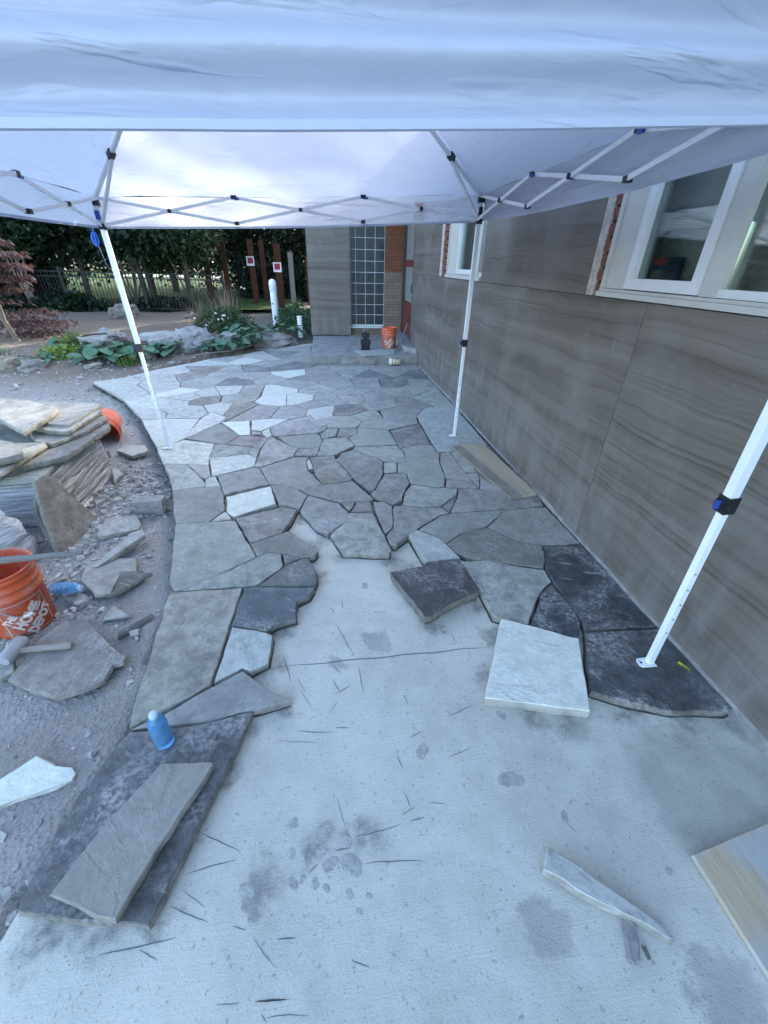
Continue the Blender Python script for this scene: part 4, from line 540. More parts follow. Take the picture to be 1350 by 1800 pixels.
m = MB(); m.box(1.70,8.69,.26,1.79,8.95,2.4); m.box(1.72,10.14,.26,1.79,10.24,2.4); m.box(1.72,8.95,2.32,1.79,10.14,2.4); m.build('door_frame', M['darkframe'], dr)
m = MB(); m.box(1.745,8.97,.28,1.775,10.12,.90); m.build('kick_panel', M['door'], dr); m = MB(); m.box(1.735,8.97,.91,1.78,9.06,2.3); m.box(1.735,10.03,.91,1.78,10.12,2.3); m.build('door_stile', M['darkframe'], dr); m = MB(); m.box(1.735,9.07,1.56,1.78,10.02,1.66); m.build('door_rail', M['door'], dr)
m = MB(); m.box(1.755,9.07,.92,1.765,10.02,1.55); m.build('screen', M['screen'], dr); m = MB(); m.box(1.755,9.07,1.67,1.765,10.02,2.3); m.build('screen', M['screen'], dr)
m = MB(); m.tube([(1.73,9.02,1.12),(1.70,9.02,1.12),(1.70,9.02,1.25),(1.73,9.02,1.25)], .012, 6); m.build('door_handle', M['black'], dr)
# entrance step
st_ = thing('entrance_step', (.7,9,0), 'low grey concrete entrance step in front of the glass block wall', 'step')
slab('step_slab', [(-.295,7.865),(1.657,7.865),(1.657,10.36),(-.295,10.36)], .15, .20, M['oldcon'], 5, st_, step=.08, jit=.007)
slab('threshold', [(1.47,8.2),(1.655,8.0),(1.735,8.69),(1.735,10.30),(1.47,10.25)], .245, .09, M['oldcon'], 6, st_, step=.1, jit=.004)
LS = LOOSE
def loose(key, name, color, label, cat='stone slab', group=None, seed=1, **k):
    P, z, t = LS[key]; o = slab(name, P, z, t, M['stone'], seed, None, color, **k); return tag(o, label, cat, group)
loose('landingflag','flagstone',(.33,.35,.35),'thin grey flagstone lying at the front edge of the entrance step', seed=61, step=.08)

# ================================================================== CANOPY TENT
FEET = dict(fl=(-1.584,4.006,0), fr=(1.336,4.139,0), nr=(1.448,1.121,0), nl=(-1.50,.985,0))
EAVE = dict(fl=(-1.645,4.01,1.975), fr=(1.336,4.139,2.105), nr=(1.352,1.10,2.11), nl=(-1.53,.985,1.985))
PEAK = Vector((-.28,2.50,2.90))
tent = thing('canopy_tent', (-.1,2.5,0), 'white pop up canopy tent on four legs standing over the flagstone patio', 'tent')
E_ = {k: Vector(v) for k, v in EAVE.items()}
def eave(a, b, u): 
    p = E_[a].lerp(E_[b], u); p.z -= .012*math.sin(math.pi*u); return p
def roof_panel(a, b, n=28, mrows=18):
    V = []; F = []
    for j in range(mrows+1):
        v = j/mrows
        for i in range(n+1):
            u = i/n; e = eave(a, b, u); p = e.lerp(PEAK, v)
            s = math.sin(math.pi*v)*math.sin(math.pi*u); p.z -= .075*s
            c = max(math.exp(-((u)**2+(v*.9)**2)*26), math.exp(-((1-u)**2+(v*.9)**2)*26)); ang = math.atan2(v+.01, min(u,1-u)+.02)
            p.z += .010*c*math.sin(ang*26) + .006*noise.noise(Vector((p.x*3,p.y*3,0)))
            V.append(p)
    for j in range(mrows):
        for i in range(n): q = j*(n+1)+i; F.append((q,q+1,q+n+2,q+n+1))
    m = MB(); m.add(V, F, True); return m.build('canopy_panel', M['fabric'], tent)
for a, b in (('fl','fr'),('fr','nr'),('nr','nl'),('nl','fl')): roof_panel(a, b)
def valance(a, b, drop0, drop1, outward, sag, wave, n=60, rows=10, seed=1):
    V = []; F = []; o = Vector(outward); bot = []
    for j in range(rows+1):
        v = j/rows
        for i in range(n+1):
            u = i/n; p = eave(a, b, u); d = drop0+(drop1-drop0)*u + sag*math.sin(math.pi*u)
            p = p + Vector((0,0,-d*v)) + o*((.012 + wave(u, v))*min(1, v*5))
            V.append(p)
            if j == rows: bot.append(p)
    for j in range(rows):
        for i in range(n): q = j*(n+1)+i; F.append((q,q+1,q+n+2,q+n+1))
    m = MB(); m.add(V, F, True); w = m.build('valance', M['fabric'], tent)
    h_ = MB(); V = []; F = []
    for q in bot:
        for du, dz in ((.003,-.0),(.003,.013),(-.003,.013),(-.003,-.002)): V.append(q+o*du+Vector((0,0,dz-.002)))
    for i in range(n):
        for k in range(4): F.append((4*i+k,4*i+(k+1)%4,4*i+4+(k+1)%4,4*i+4+k))
    h_.add(V, F, False); h_.build('hem', M['hem'], w); return w
nz = lambda u, v, s, k: noise.noise(Vector((u*k, v*2.0, s)))
wv = valance('fl','fr', .19,.185, (0,1,0), .005, lambda u,v: .012*v*nz(u,v,1,7))
valance('fr','nr', .175,.18, (1,0,0), .02, lambda u,v: .02+.03*v*nz(u,v,4,5)+.012*nz(u,v*3,7,3))
valance('nl','fl', .19,.19, (-1,0,0), .01, lambda u,v: .02*v*nz(u,v,9,6))
valance('nr','nl', .225,.262, (0,-1,0), .0, lambda u,v: .06+.020*math.sin(15*v+1.2*nz(u,0,2,2)-1.0)+.006*nz(u,v*2,5,9)+.012*v*nz(u,v,3,4), n=120, rows=40)
def leg(k, zc):
    f, e = Vector(FEET[k]), E_[k]; d = (Vector((e.x,e.y,e.z-.01))-f); P = lambda z: f + d*(z/ d.z)
    lg = MB(); lg.bar(P(zc), P(d.z), .034, up=(0,1,0)); o = lg.build('leg', M['white_metal'], tent)
    lo = MB(); lo.bar(P(.006), P(zc+.05), .026, up=(0,1,0)); lw = lo.build('lower_tube', M['white_metal'], o)
    hl = MB()
    for i in range(5):
        q = P(.22+.085*i); hl.tube([q+Vector((0,-.0132,0)), q+Vector((0,-.0139,0))], .004, 8, False)
    hl.build('adjustment_hole', M['black'], o)
    c = MB(); c.bar(P(zc-.03), P(zc+.035), .046, up=(0,1,0)); c.bar(P(zc-.012)+Vector((-.03,0,0)), P(zc+.02)+Vector((-.03,0,0)), .018, .03, up=(0,1,0)); c.build('clamp_collar', M['black'], o)
    b = MB(); q = P(zc+.004)+Vector((-.040,-.004,0)); b.bar(q+Vector((0,0,-.014)), q+Vector((0,0,.016)), .012, .022); b.build('release_button', M['blue'], o)
    s = -1 if f.x > 0 else 1
    ft = slab('foot_plate', [(f.x-.022,f.y-.026),(f.x+.022,f.y-.026),(f.x+.022,f.y+.026),(f.x-.022,f.y+.026),(f.x-.05,f.y+.024),(f.x-.058,f.y+.01),(f.x-.058,f.y-.012),(f.x-.05,f.y-.024)], .008, .005, M['white_metal'], 3, o, step=.5, jit=0, zr=0)
    hh = MB(); hh.tube([(f.x-.043,f.y,.0082),(f.x-.043,f.y,.0087)], .006, 10, False); hh.build('bolt_hole', M['black'], ft)
    # corner bracket and slider
    cb = MB(); t0 = P(e.z-.055); cb.bar(t0, P(e.z+.01), .052, up=(0,1,0)); cb.build('corner_bracket', M['black'], tent)
    sb = MB(); sb.bar(P(e.z-.20), P(e.z-.165), .050, up=(0,1,0)); sb.build('slider_bracket', M['black'], tent)
    bb = MB(); q = P(e.z-.11)+Vector((.0,-.02,0)); bb.bar(q+Vector((0,0,-.03)), q+Vector((0,0,.025)), .03, .03); bb.build('slider_latch', M['blue'] if k == 'fl' else M['black'], tent)
    # hip pole to the peak and its strut
    top = P(e.z-.02); hp = MB(); hip = lambda t: top.lerp(PEAK-Vector((0,0,.06)), t)
    hp.bar(top, hip(.97), .024, .018); hp.build('hip_pole', M['white_metal'], tent)
    j = hip(.235); jb = MB(); jb.bar(hip(.225), hip(.25), .036); jb.build('pivot_joint', M['black'], tent)
    sr = MB(); sr.bar(P(e.z-.175), j-Vector((0,0,.02)), .020, .014); sr.build('strut', M['white_metal'], tent)
leg('fl', .93); leg('fr', .95); leg('nr', .88); leg('nl', .92)
m = MB(); m.lathe([(0,-.12),(.05,-.12),(.06,-.05),(.06,-.02),(.02,0),(0,0)], PEAK, 12); m.build('peak_hub', M['black'], tent)
def truss(a, b, inward):
    I = Vector(inward)*.012
    A, B = E_[a]+I, E_[b]+I
    hi = lambda u: A.lerp(B, u)+Vector((0,0,-.012)); lo = lambda u: A.lerp(B, u)+Vector((0,0,-.175))
    us = [.012, 1/3, 2/3, .988]
    for i in range(3):
        for f0, f1, dd in ((hi, lo, .0),(lo, hi, .016)):
            q = MB(); q.bar(f0(us[i])+Vector(inward)*dd, f1(us[i+1])+Vector(inward)*dd, .0115, .020); q.build('truss_bar', M['white_metal'], tent)
        c = (hi(us[i])+lo(us[i+1]))/2; jm = MB(); jm.tube([c-Vector(inward)*.012, c+Vector(inward)*.032], .014, 8, False); jm.build('pivot_joint', M['black'], tent)
        if i < 2:
            for f0, s_ in ((hi,1),(lo,.8)):
                c = f0(us[i+1]); jm = MB(); dirv = (B-A).normalized()*.020*s_; jm.bar(c-dirv+Vector(inward)*.008, c+dirv+Vector(inward)*.008, .030, .024); jm.build('pivot_joint', M['black'], tent)
                if s_ == 1: jb = MB(); jb.bar(c+dirv*.2+Vector(inward)*.018+Vector((0,0,-.012)), c+dirv*1.9+Vector(inward)*.018+Vector((0,0,-.012)), .014, .014); jb.build('joint_clip', M['blue'], tent)
truss('fl','fr',(0,-1,0)); truss('fr','nr',(-1,0,0)); truss('nl','fl',(1,0,0)); truss('nr','nl',(0,1,0))
# sewn care label on the far valance
q = eave('fl','fr',.825)
for dz0, dz1 in ((-.115,-.035),(-.165,-.122)):
    m = MB(); m.box(q.x-.05, q.y-.004, q.z+dz0, q.x+.045, q.y-.0025, q.z+dz1); lb = m.build('care_label', M['label'], wv)
    if dz1 > -.1:
        m = MB()
        for r_ in range(4): m.box(q.x-.038, q.y-.006, q.z+dz1-.022-.014*r_, q.x+.030-.01*(r_%2), q.y-.0045, q.z+dz1-.017-.014*r_)
        m.build('printed_lines', M['redink'], lb)
# guy rope hung from the far left corner
gr = thing('guy_rope', (-1.66,3.98,1.6), 'blue guy rope bundled under the far left tent corner', 'rope')
c0 = E_['fl']+Vector((-.06,-.03,-.19)); m = MB(); rr = random.Random(4)
m.tube([c0+Vector((0,0,.05)), c0+Vector((.004,0,-.03))], .004, 6)
for k in range(6):
    pth = []; ph = k*1.05
    for i in range(15):
        a = 2*math.pi*i/14; pth.append(c0+Vector((.022*math.sin(a)*math.cos(ph), .022*math.sin(a)*math.sin(ph), -.075+.045*math.cos(a))))
    m.tube(pth, .0042, 5)
m.build('coil', M['rope'], gr)
m = MB(); m.tube([c0+Vector((.01,0,-.12)), c0+Vector((.022,0,-.18)), c0+Vector((.03,.0,-.24)), c0+Vector((.045,.005,-.27))], .003, 5); m.build('loose_end', simple('grey_cord', (.16,.2,.28), .8), gr)

# ================================================================== LOOSE STONES, BOARDS
loose('white','flagstone',(.66,.66,.64),'pale cream square flagstone lying unset beside the dark stone with the tent foot', seed=21, step=.06, jit=.003)
loose('darkraised','flagstone',(.075,.070,.075),'dark purple brown square flagstone tilted up on the bare concrete', seed=22, step=.04, jit=.006, tilt=(.0,.02))
loose('darkslab','flagstone',(.115,.117,.124),'long charcoal flagstone under the blue bottle at the dirt edge', seed=23, mottle=1.0, step=.05, jit=.004)
loose('topslab','flagstone',(.265,.247,.232),'long brown grey flagstone lying on top of the charcoal slab', seed=24, mottle=.4, step=.05, jit=.004, tilt=(-.01,-.012))
loose('shard','stone_shard',(.44,.45,.45),'long pale tapering stone shard on the bare concrete', 'stone shard', seed=25, step=.03, jit=.004, tilt=(-.10,.07))
loose('shortshard','stone_shard',(.27,.27,.28),'short grey stone stick poking from under the long shard', 'stone shard', seed=26, step=.03, jit=.003)
loose('tinychip','stone_chip',(.14,.145,.15),'tiny dark stone chip beside the short grey stone stick', 'stone chip', seed=27, step=.02, jit=.001)
loose('hex','flagstone',(.36,.35,.325),'six sided grey flagstone flat on the dirt beside the wrapped pallet', seed=28, step=.05)
loose('greyslab','flagstone',(.26,.255,.235),'grey flagstone in front of the two stacked pavers', seed=29, step=.05, tilt=(0,.08))
loose('sliver','flagstone',(.32,.315,.30),'long narrow grey flagstone resting on a wider slab in the rubble', seed=30, step=.05, tilt=(.1,.12))
loose('under','flagstone',(.28,.27,.25),'wide tan grey flagstone half under the narrow sliver', seed=31, step=.05)
loose('darktri','stone_shard',(.12,.115,.105),'dark triangular shard overlapping the wide tan slab', 'stone shard', seed=32, step=.05)
loose('smalltri','stone_shard',(.30,.29,.28),'small light triangular shard near the dark stone stick', 'stone shard', seed=33, step=.05)
loose('darksliver','stone_shard',(.10,.097,.09),'dark stone stick on the dirt by the patio edge', 'stone shard', seed=34, step=.04)
loose('chip','stone_chip',(.36,.36,.35),'white grey stone chip below the dark stone stick', 'stone chip', seed=35, step=.03)
loose('irregular','flagstone',(.215,.20,.195),'large irregular mauve grey flagstone in front of the near bucket', seed=36, step=.045, jit=.007)
loose('whiteleft','flagstone',(.60,.63,.60),'pale greenish white flagstone on the dirt at the left edge', seed=37, step=.05)
loose('trichip','stone_shard',(.38,.37,.35),'pale wedge shaped shard standing by the torn film', 'stone shard', seed=38, step=.03)
loose('edgechip','stone_chip',(.40,.40,.38),'small pale chip at the left picture edge below the white slab', 'stone chip', seed=39, step=.03)
loose('edgechip2','stone_chip',(.33,.33,.31),'small flat grey chip left of the charcoal slab', 'stone chip', seed=40, step=.03)
loose('moundL','flagstone',(.27,.26,.25),'small grey slab under the mallet head', seed=41, step=.04)
P, z, t = LS['plywood']; o = slab('plywood_sheet', P, z, t, M['ply'], 50, None, None, step=.2, jit=.001, zr=.0002); tag(o, 'cement stained plywood sheet lying at the lower right', 'plywood')
P, z, t = LS['plank']; PLX = (lambda c: c[0]*math.cos(.18)+c[1]*math.sin(.18))((sum(q[0] for q in P)/4, sum(q[1] for q in P)/4)) - .02; o = slab('wooden_plank', P, z, t, mat_plank(), 51, None, None, step=.3, jit=.001, zr=.0002); tag(o, 'short dusty pine plank lying on the paving along the wall', 'plank')
Pv = [Vector(q) for q in P]; a0 = Pv[0].lerp(Pv[1], .34); a1 = Pv[1].lerp(Pv[0], .02); b1 = Pv[2].lerp(Pv[3], .30); b0 = Pv[3].lerp(Pv[2], .42)
# two grey pavers, one on the other
for i, (zz, rz, lab) in enumerate(((-.085,.06,'lower grey concrete paver of the two stacked by the patio edge'),(-.020,.0,'upper grey concrete paver of the two stacked by the patio edge'))):
    c = (-1.40+.012*i, 2.90); w, d = .20, .10; ca, sa = math.cos(rz), math.sin(rz)
    P = [(c[0]+x*ca-y*sa, c[1]+x*sa+y*ca) for x, y in ((-w/2,-d/2),(w/2,-d/2),(w/2,d/2),(-w/2,d/2))]
    tag(slab('concrete_paver', P, zz+.065, .064, M['paver'], 70+i, None, None, step=.05, jit=.003), lab, 'paver')
yl = MB(); yl.add([(1.578,1.100,.006),(1.592,1.106,.011),(1.608,1.078,.008),(1.612,1.050,.006),(1.590,1.076,.010)], [(0,4,1),(1,4,2),(2,4,3)]); tag(yl.build('fallen_leaf', M['yleaf']), 'single yellow leaf on the dark stone by the near tent foot', 'leaf')

# ---------------- pallet of flagstones wrapped in film
pal = thing('stone_pallet', (-2.75,3.6,-.08), 'pallet of stacked flagstones wrapped in stretch film on the dirt', 'pallet')
PA = [(-1.98,2.85),(-2.06,3.65),(-2.33,4.08),(-3.4,4.4),(-3.4,2.70)]
rs = random.Random(8)
m = MB()
for k in range(3): m.box(-3.4, 2.9+.5*k, -.10, -2.15, 3.02+.5*k, -.01)
for k in range(5): m.box(-3.42+.225*k, 2.85, -.008, -3.27+.225*k, 4.12, .012)
m.build('pallet_base', M['grey_wood'], pal)
zz = .016; k = 0
while zz < .28:
    th = rs.uniform(.03,.05); dx, dy = rs.uniform(-.05,.04), rs.uniform(-.06,.06); s_ = rs.uniform(.93,1.0)
    P = [(-2.75+(x+2.75)*s_+dx+rs.uniform(-.04,.04), 3.6+(y-3.6)*s_+dy+rs.uniform(-.05,.05)) for x, y in PA]
    slab('flagstone', P, zz+th, th-.002, M['stone'], 300+k, pal, tuple(q*rs.uniform(.8,1.15) for q in (.24,.235,.215)), step=.09, jit=.012, tilt=(rs.uniform(-.006,.006), rs.uniform(-.006,.006)))
    zz += th; k += 1
# film: an uneven skirt hugging the sides
Pf = [Vector(q) for q in PA]; ring = []
for i in range(len(Pf)):
    a, b = Pf[i], Pf[(i+1)%len(Pf)]
    for j in range(14): ring.append(a.lerp(b, j/14))
V = []; F = []; nn = len(ring); rows = 12; cen = Vector((-2.75,3.6))
for j in range(rows+1):
    v = j/rows
    for i, q in enumerate(ring):
        d = (q-cen).normalized(); f = .055 + .022*noise.noise(Vector((q.x*3,q.y*3,v*7))) + .012*math.sin(v*34+q.x*4+q.y*3) + (.03*(1-v)**2)
        top = .30 + .05*noise.noise(Vector((q.x*2.2,q.y*2.2,9)))
        V.append((q.x+d.x*f, q.y+d.y*f, -.07+(top+.07)*v))
for j in range(rows):
    for i in range(nn): F.append((j*nn+i, j*nn+(i+1)%nn, (j+1)*nn+(i+1)%nn, (j+1)*nn+i))
m = MB(); m.add(V, F, True); m.build('stretch_film', M['film'], pal)
# loose slabs on top of the pallet, each a stone of its own
TOP = []
for k_, t, c, lab in (('low',.045,(.17,.165,.155),'dark flagstone lowest of the loose stones on the pallet'),('darkjut',.04,(.20,.195,.18),'dark rough flagstone jutting from the right of the pallet top'),('slide',.035,(.24,.24,.225),'grey green flagstone sliding off the front of the pallet'),
    ('third',.035,(.26,.25,.23),'mid grey flagstone just under the right topmost pallet stone'),('rear',.04,(.24,.232,.215),'warm tan flagstone topmost at the right rear of the pallet'),('cream',.05,(.28,.255,.215),'cream edged flagstone at the left front of the pallet'),('mid',.04,(.23,.222,.205),'warm tan flagstone topmost in the middle of the pallet')):
    TOP.append((TOPS[k_][0], TOPS[k_][1], t, (0,0), c, lab))
for i, (P, z, t, tl, c, lab) in enumerate(TOP):
    tag(slab('flagstone', P, z, t, M['stone'], 330+i, None, c, step=.06, jit=.005, tilt=tl), lab, 'stone slab', 'flagstones stacked on the pallet')
# slabs leaning on the pallet
def leaner(D, t, color, label, seed):
    P2, A, u, v = D; V, F = slab_mesh(P2, 0, t, seed, step=.05, jit=.006); A, u, v = Vector(A), Vector(u), Vector(v); w = u.cross(v)
    if w.x < 0: w = -w
    m = MB(); m.add([A+u*q[0]+v*q[1]+w*q[2] for q in V], F); return tag(m.build('flagstone', M['stone'], None, color), label, 'stone slab')
leaner(LEAN1, .035, (.20,.19,.165), 'tall olive grey flagstone leaning upright against the pallet', 81)
leaner(LEAN2, .03, (.17,.165,.15), 'darker slab leaning behind the tall olive one', 82)
# crumpled film bundle at the left edge
fb = MB(); V = []; F = []; n = 26; rws = 16
for j in range(rws+1):
    for i in range(n):
        a = 2*math.pi*i/n; v = j/rws; rr_ = (.30+.05*math.sin(3*a))*(1-.30*v**3) + .035*noise.noise(Vector((math.cos(a)*3, math.sin(a)*3, v*8)))+.018*noise.noise(Vector((math.cos(a)*9, math.sin(a)*9, v*22)))
        V.append((-2.30+rr_*1.15*math.cos(a), 2.32+rr_*.8*math.sin(a), -.09+.33*v+.03*math.sin(2*a)*v))
V.append((-2.30,2.32,.25)); F = [(j*n+i, j*n+(i+1)%n, (j+1)*n+(i+1)%n, (j+1)*n+i) for j in range(rws) for i in range(n)] + [(rws*n+i, rws*n+(i+1)%n, (rws+1)*n) for i in range(n)]
fb.add(V, F, True); t_ = NT('crumpled_white_film'); t_.fin((.58,.60,.61), .35, t_.bump(t_.noise(t_.map(t_.co(), (3,3,16)), 2.5, 6, .6, .8), .05, .9), .5)
tag(fb.build('plastic_wrap_bundle', t_.m), 'crumpled milky plastic wrap bundle in front of the pallet', 'plastic wrap')

# ---------------- buckets
def text_mesh(words, size):
    """flat mesh of the words, one under the other, x right, y up"""
    V = []; F = []
    for w, yy, sc, xs in words:
        cu = bpy.data.curves.new('lettering', 'FONT'); cu.body = w; cu.size = size*sc; cu.align_x = 'LEFT'; cu.offset = .006*sc*size/.1; cu.resolution_u = 3
        ob = bpy.data.objects.new('lettering', cu); COL.objects.link(ob); dg = bpy.context.evaluated_depsgraph_get()
        me = bpy.data.meshes.new_from_object(ob.evaluated_get(dg)); n = len(V)
        V += [(v.co.x*xs, v.co.y+yy*size) for v in me.vertices]; F += [tuple(i+n for i in p.vertices) for p in me.polygons]
        bpy.data.objects.remove(ob); bpy.data.curves.remove(cu); bpy.data.meshes.remove(me)
    return V, F
BK = [(0,0),(.126,0),(.131,.004),(.141,.235),(.148,.24),(.1485,.255),(.1425,.258),(.143,.288),(.150,.291),(.1505,.302),(.1445,.305),(.145,.335),(.152,.338),(.1525,.352),(.147,.356),(.148,.366),(.153,.368),(.153,.377),(.146,.378),(.143,.36),(.136,.24),(.127,.012),(0,.012)]
WORDS = [('THE', 1.02, .62, .9), ('HOME', .12, 1.0, .82), ('DEPOT', -.80, .92, .80)]
def bucket(loc, rot, face, label, fill=None, handle=True):
    b = thing('bucket', loc, label, 'bucket', 'orange plastic pails')
    m = MB(); m.lathe(BK, loc, 40); m.build('shell', M['orange'], b)
    V, F = text_mesh(WORDS, .075); ca, sa = math.cos(R(42)), math.sin(R(42)); W = []
    rad = lambda z: .131+(.141-.131)*(z/.235)+.0016
    def wrap(x, y):
        z = .118+y; a = face + x/.137; r_ = rad(z); return (loc[0]+r_*math.cos(a), loc[1]+r_*math.sin(a), loc[2]+z)
    for x, y in V:
        x -= .085; y -= .03; X, Y = x*ca-y*sa, x*sa+y*ca; W.append(wrap(X*.92, Y*.92))
    pm = MB(); pm.add(W, F)
    def line(p0, p1, w=.0028):
        d = Vector((p1[0]-p0[0], p1[1]-p0[1])); nn = Vector((-d.y,d.x)).normalized()*w/2; k = 10; VV = []
        for i in range(k+1):
            q = Vector(p0)+d*(i/k); VV += [wrap(q.x+nn.x,q.y+nn.y), wrap(q.x-nn.x,q.y-nn.y)]
        pm.add(VV, [(2*i,2*i+1,2*i+3,2*i+2) for i in range(k)])
    s_ = .098
    for p0, p1 in (((-s_,-s_),(s_,-s_)),((s_,-s_),(s_,s_)),((s_,s_),(-s_,s_)),((-s_,s_),(-s_,-s_))): line(p0, p1)
    pm.build('printed_lettering', M['print'], b)
    if handle:
        a0 = face+R(90); e1 = Vector((loc[0]+.152*math.cos(a0), loc[1]+.152*math.sin(a0), loc[2]+.30)); e2 = Vector((loc[0]-.152*math.cos(a0), loc[1]-.152*math.sin(a0), loc[2]+.30)); o_ = Vector((math.cos(face),math.sin(face),0))
        pth = []
        for i in range(17):
            t = i/16; q = e1.lerp(e2, t)+o_*(.155*math.sin(math.pi*t)**.8)+Vector((0,0,-.16*math.sin(math.pi*t))); pth.append(q)
        h_ = MB(); h_.tube(pth, .0022, 6); ho = h_.build('wire_handle', M['steel'], b)
        g = MB(); g.tube(pth[7:10], .0085, 8); g.build('grip', M['grip'], ho)
    if fill:
        m = MB(); m.lathe([(0,.19),(.08,.20),(.134,.18)], loc, 24); m.build('contents', fill, b)
    return b
import_face = math.atan2(-1.70,1.65)
bucket((-1.665,1.80,-.085), 0, math.atan2(-1.8,1.66)+.1, 'orange bucket on the dirt with a grey handle lying across its rim')
bucket((1.24,8.70,.15), 0, math.atan2(-8.7,-1.24)-.05, 'orange bucket on the entrance step beside the black tool', handle=False)
b3 = bucket((-2.43,4.74,.065), 0, -1.2, 'tipped over orange bucket mostly hidden behind the right corner of the pallet', handle=True)
b3.rotation_euler = Vector((.22,-.95,-.12)).to_track_quat('Z','Y').to_euler()
# grey shovel handle across the near bucket
sh = thing('shovel', (-1.9,2.0,.2), 'weathered grey shovel handle lying across the near orange bucket', 'shovel')
m = MB(); m.tube([(-2.25,1.50,.335),(-1.78,1.93,.305),(-1.60,2.20,.17),(-1.47,2.42,.05)] if False else [(-2.3,1.73,.345),(-1.75,1.80,.318),(-1.29,1.865,.302)], [.023,.021,.011], 10); m.build('handle', M['grey_wood'], sh)
m = MB(); m.tube([(-2.3,1.73,.346),(-2.40,1.72,.351)], [.028,.03], 10); m.build('grip', M['rubber'], sh)
# mallet on the slab
ml = thing('mallet', (-1.42,1.52,-.03), 'mallet with a wooden handle lying on the irregular slab', 'mallet')
m = MB(); m.tube([(-1.52,1.535,-.018),(-1.42,1.545,-.022),(-1.33,1.55,-.026),(-1.305,1.55,-.027)], [.013,.016,.018,.014], 10); m.build('handle', M['handle'], ml)
m = MB(); m.tube([(-1.555,1.47,-.012),(-1.553,1.485,-.012),(-1.545,1.585,-.012),(-1.543,1.60,-.012)], [.026,.032,.032,.026], 12); m.build('head', simple('grey_rubber', (.33,.34,.345), .6), ml)
# ---------------- bottles
BT = [(0,0),(.028,0),(.033,.006),(.033,.03),(.0318,.036),(.033,.042),(.033,.058),(.0318,.064),(.033,.07),(.033,.088),(.0318,.094),(.033,.10),(.033,.125),(.031,.14),(.024,.157),(.0145,.166),(.0135,.17)]
def bottle(loc, label, Mx=None):
    b = thing('plastic_bottle', loc, label, 'bottle', 'blue plastic water bottles')
    m = MB(); m.lathe(BT, loc, 24, Mx); m.build('body', M['bottle'], b)
    m = MB(); m.lathe([(.0138,.168),(.0155,.169),(.0155,.183),(.0145,.186),(0,.186)], loc, 20, Mx); m.build('cap', M['cap'], b)
bottle((-.690,.985,.001), 'blue plastic bottle standing on the charcoal slab')
bottle((-1.64,2.03,-.052), 'blue plastic bottle lying in the rubble behind the near bucket', Matrix.Rotation(R(82), 3, Vector((.25,.95,0))))
# ---------------- things on the entrance step
tl = thing('work_light', (.74,8.42,.15), 'black double headed work light standing on the entrance step', 'work light')
m = MB(); m.box(.655,8.34,.15,.835,8.50,.175); m.build('base', M['black'], tl)
m = MB(); V, F = slab_mesh([(.665,8.36),(.825,8.36),(.825,8.48),(.665,8.48)], .345, .165, 7, step=.1, jit=.004); m.add(V, F); m.box(.650,8.38,.26,.66,8.46,.33); m.box(.83,8.38,.26,.84,8.46,.33)
for k in range(3): m.box(.675,8.352,.205+.04*k,.815,8.3575,.222+.04*k)
m.build('lamp_body', M['black'], tl)
m = MB(); m.box(.715,8.40,.345,.775,8.44,.375); m.build('neck', M['rubber'], tl)
m = MB(); V, F = slab_mesh([(.675,8.37),(.815,8.37),(.815,8.47),(.675,8.47)], .47, .094, 9, step=.1, jit=.003); m.add(V, F); m.box(.69,8.362,.39,.80,8.368,.455); m.build('lamp_head', M['black'], tl)
m = MB(); m.tube([(.70,8.42,.47),(.71,8.42,.51),(.745,8.42,.525),(.78,8.42,.51),(.79,8.42,.47)], .005, 6); m.build('handle', M['steel'], tl)
cp = thing('paper_cup', (1.22,7.80,.04), 'striped paper coffee cup lying on its side below the entrance step', 'cup')
Mx = Matrix.Rotation(R(90), 3, 'Y'); Mz = Matrix.Rotation(R(-6), 3, 'Z'); MM = Mz @ Mx
m = MB(); m.lathe([(0,0),(.058,0),(.060,.005),(.047,.19),(0,.19)], (1.13,7.77,.062), 20, MM); m.build('cup_wall', M['cup'], cp)
for k in range(3): m = MB(); z0 = .038+.05*k; rr_ = lambda z: .0602-(z-.005)*.0703+.0012; m.lathe([(rr_(z0),z0),(rr_(z0+.022),z0+.022)], (1.13,7.77,.062), 20, MM); m.build('printed_band', M['cupband'], cp)
m = MB(); m.lathe([(0,-.01),(.056,-.01),(.062,-.002),(.063,.006)], (1.13,7.77,.062), 20, MM); m.build('lid', M['signwhite'], cp)
m = MB(); m.tube([(1.11,7.77,.062),(1.085,7.765,.065)], .004, 6); m.build('spout', M['signwhite'], cp)
jt = thing('hand_tool', (1.5,8.5,.15), 'thin steel hand tool leaning in the corner by the door', 'tool')
m = MB(); m.tube([(1.38,8.30,.17),(1.47,8.55,.34),(1.60,8.72,.60)], .008, 6); m.build('shaft', M['steel'], jt)
m = MB(); m.tube([(1.345,8.235,.156),(1.385,8.31,.175)], [.024,.014], 8); m.build('tip', M['steel'], jt)
m = MB(); m.tube([(1.60,8.72,.60),(1.648,8.78,.72)], .012, 8); m.build('grip', M['rubber'], jt)

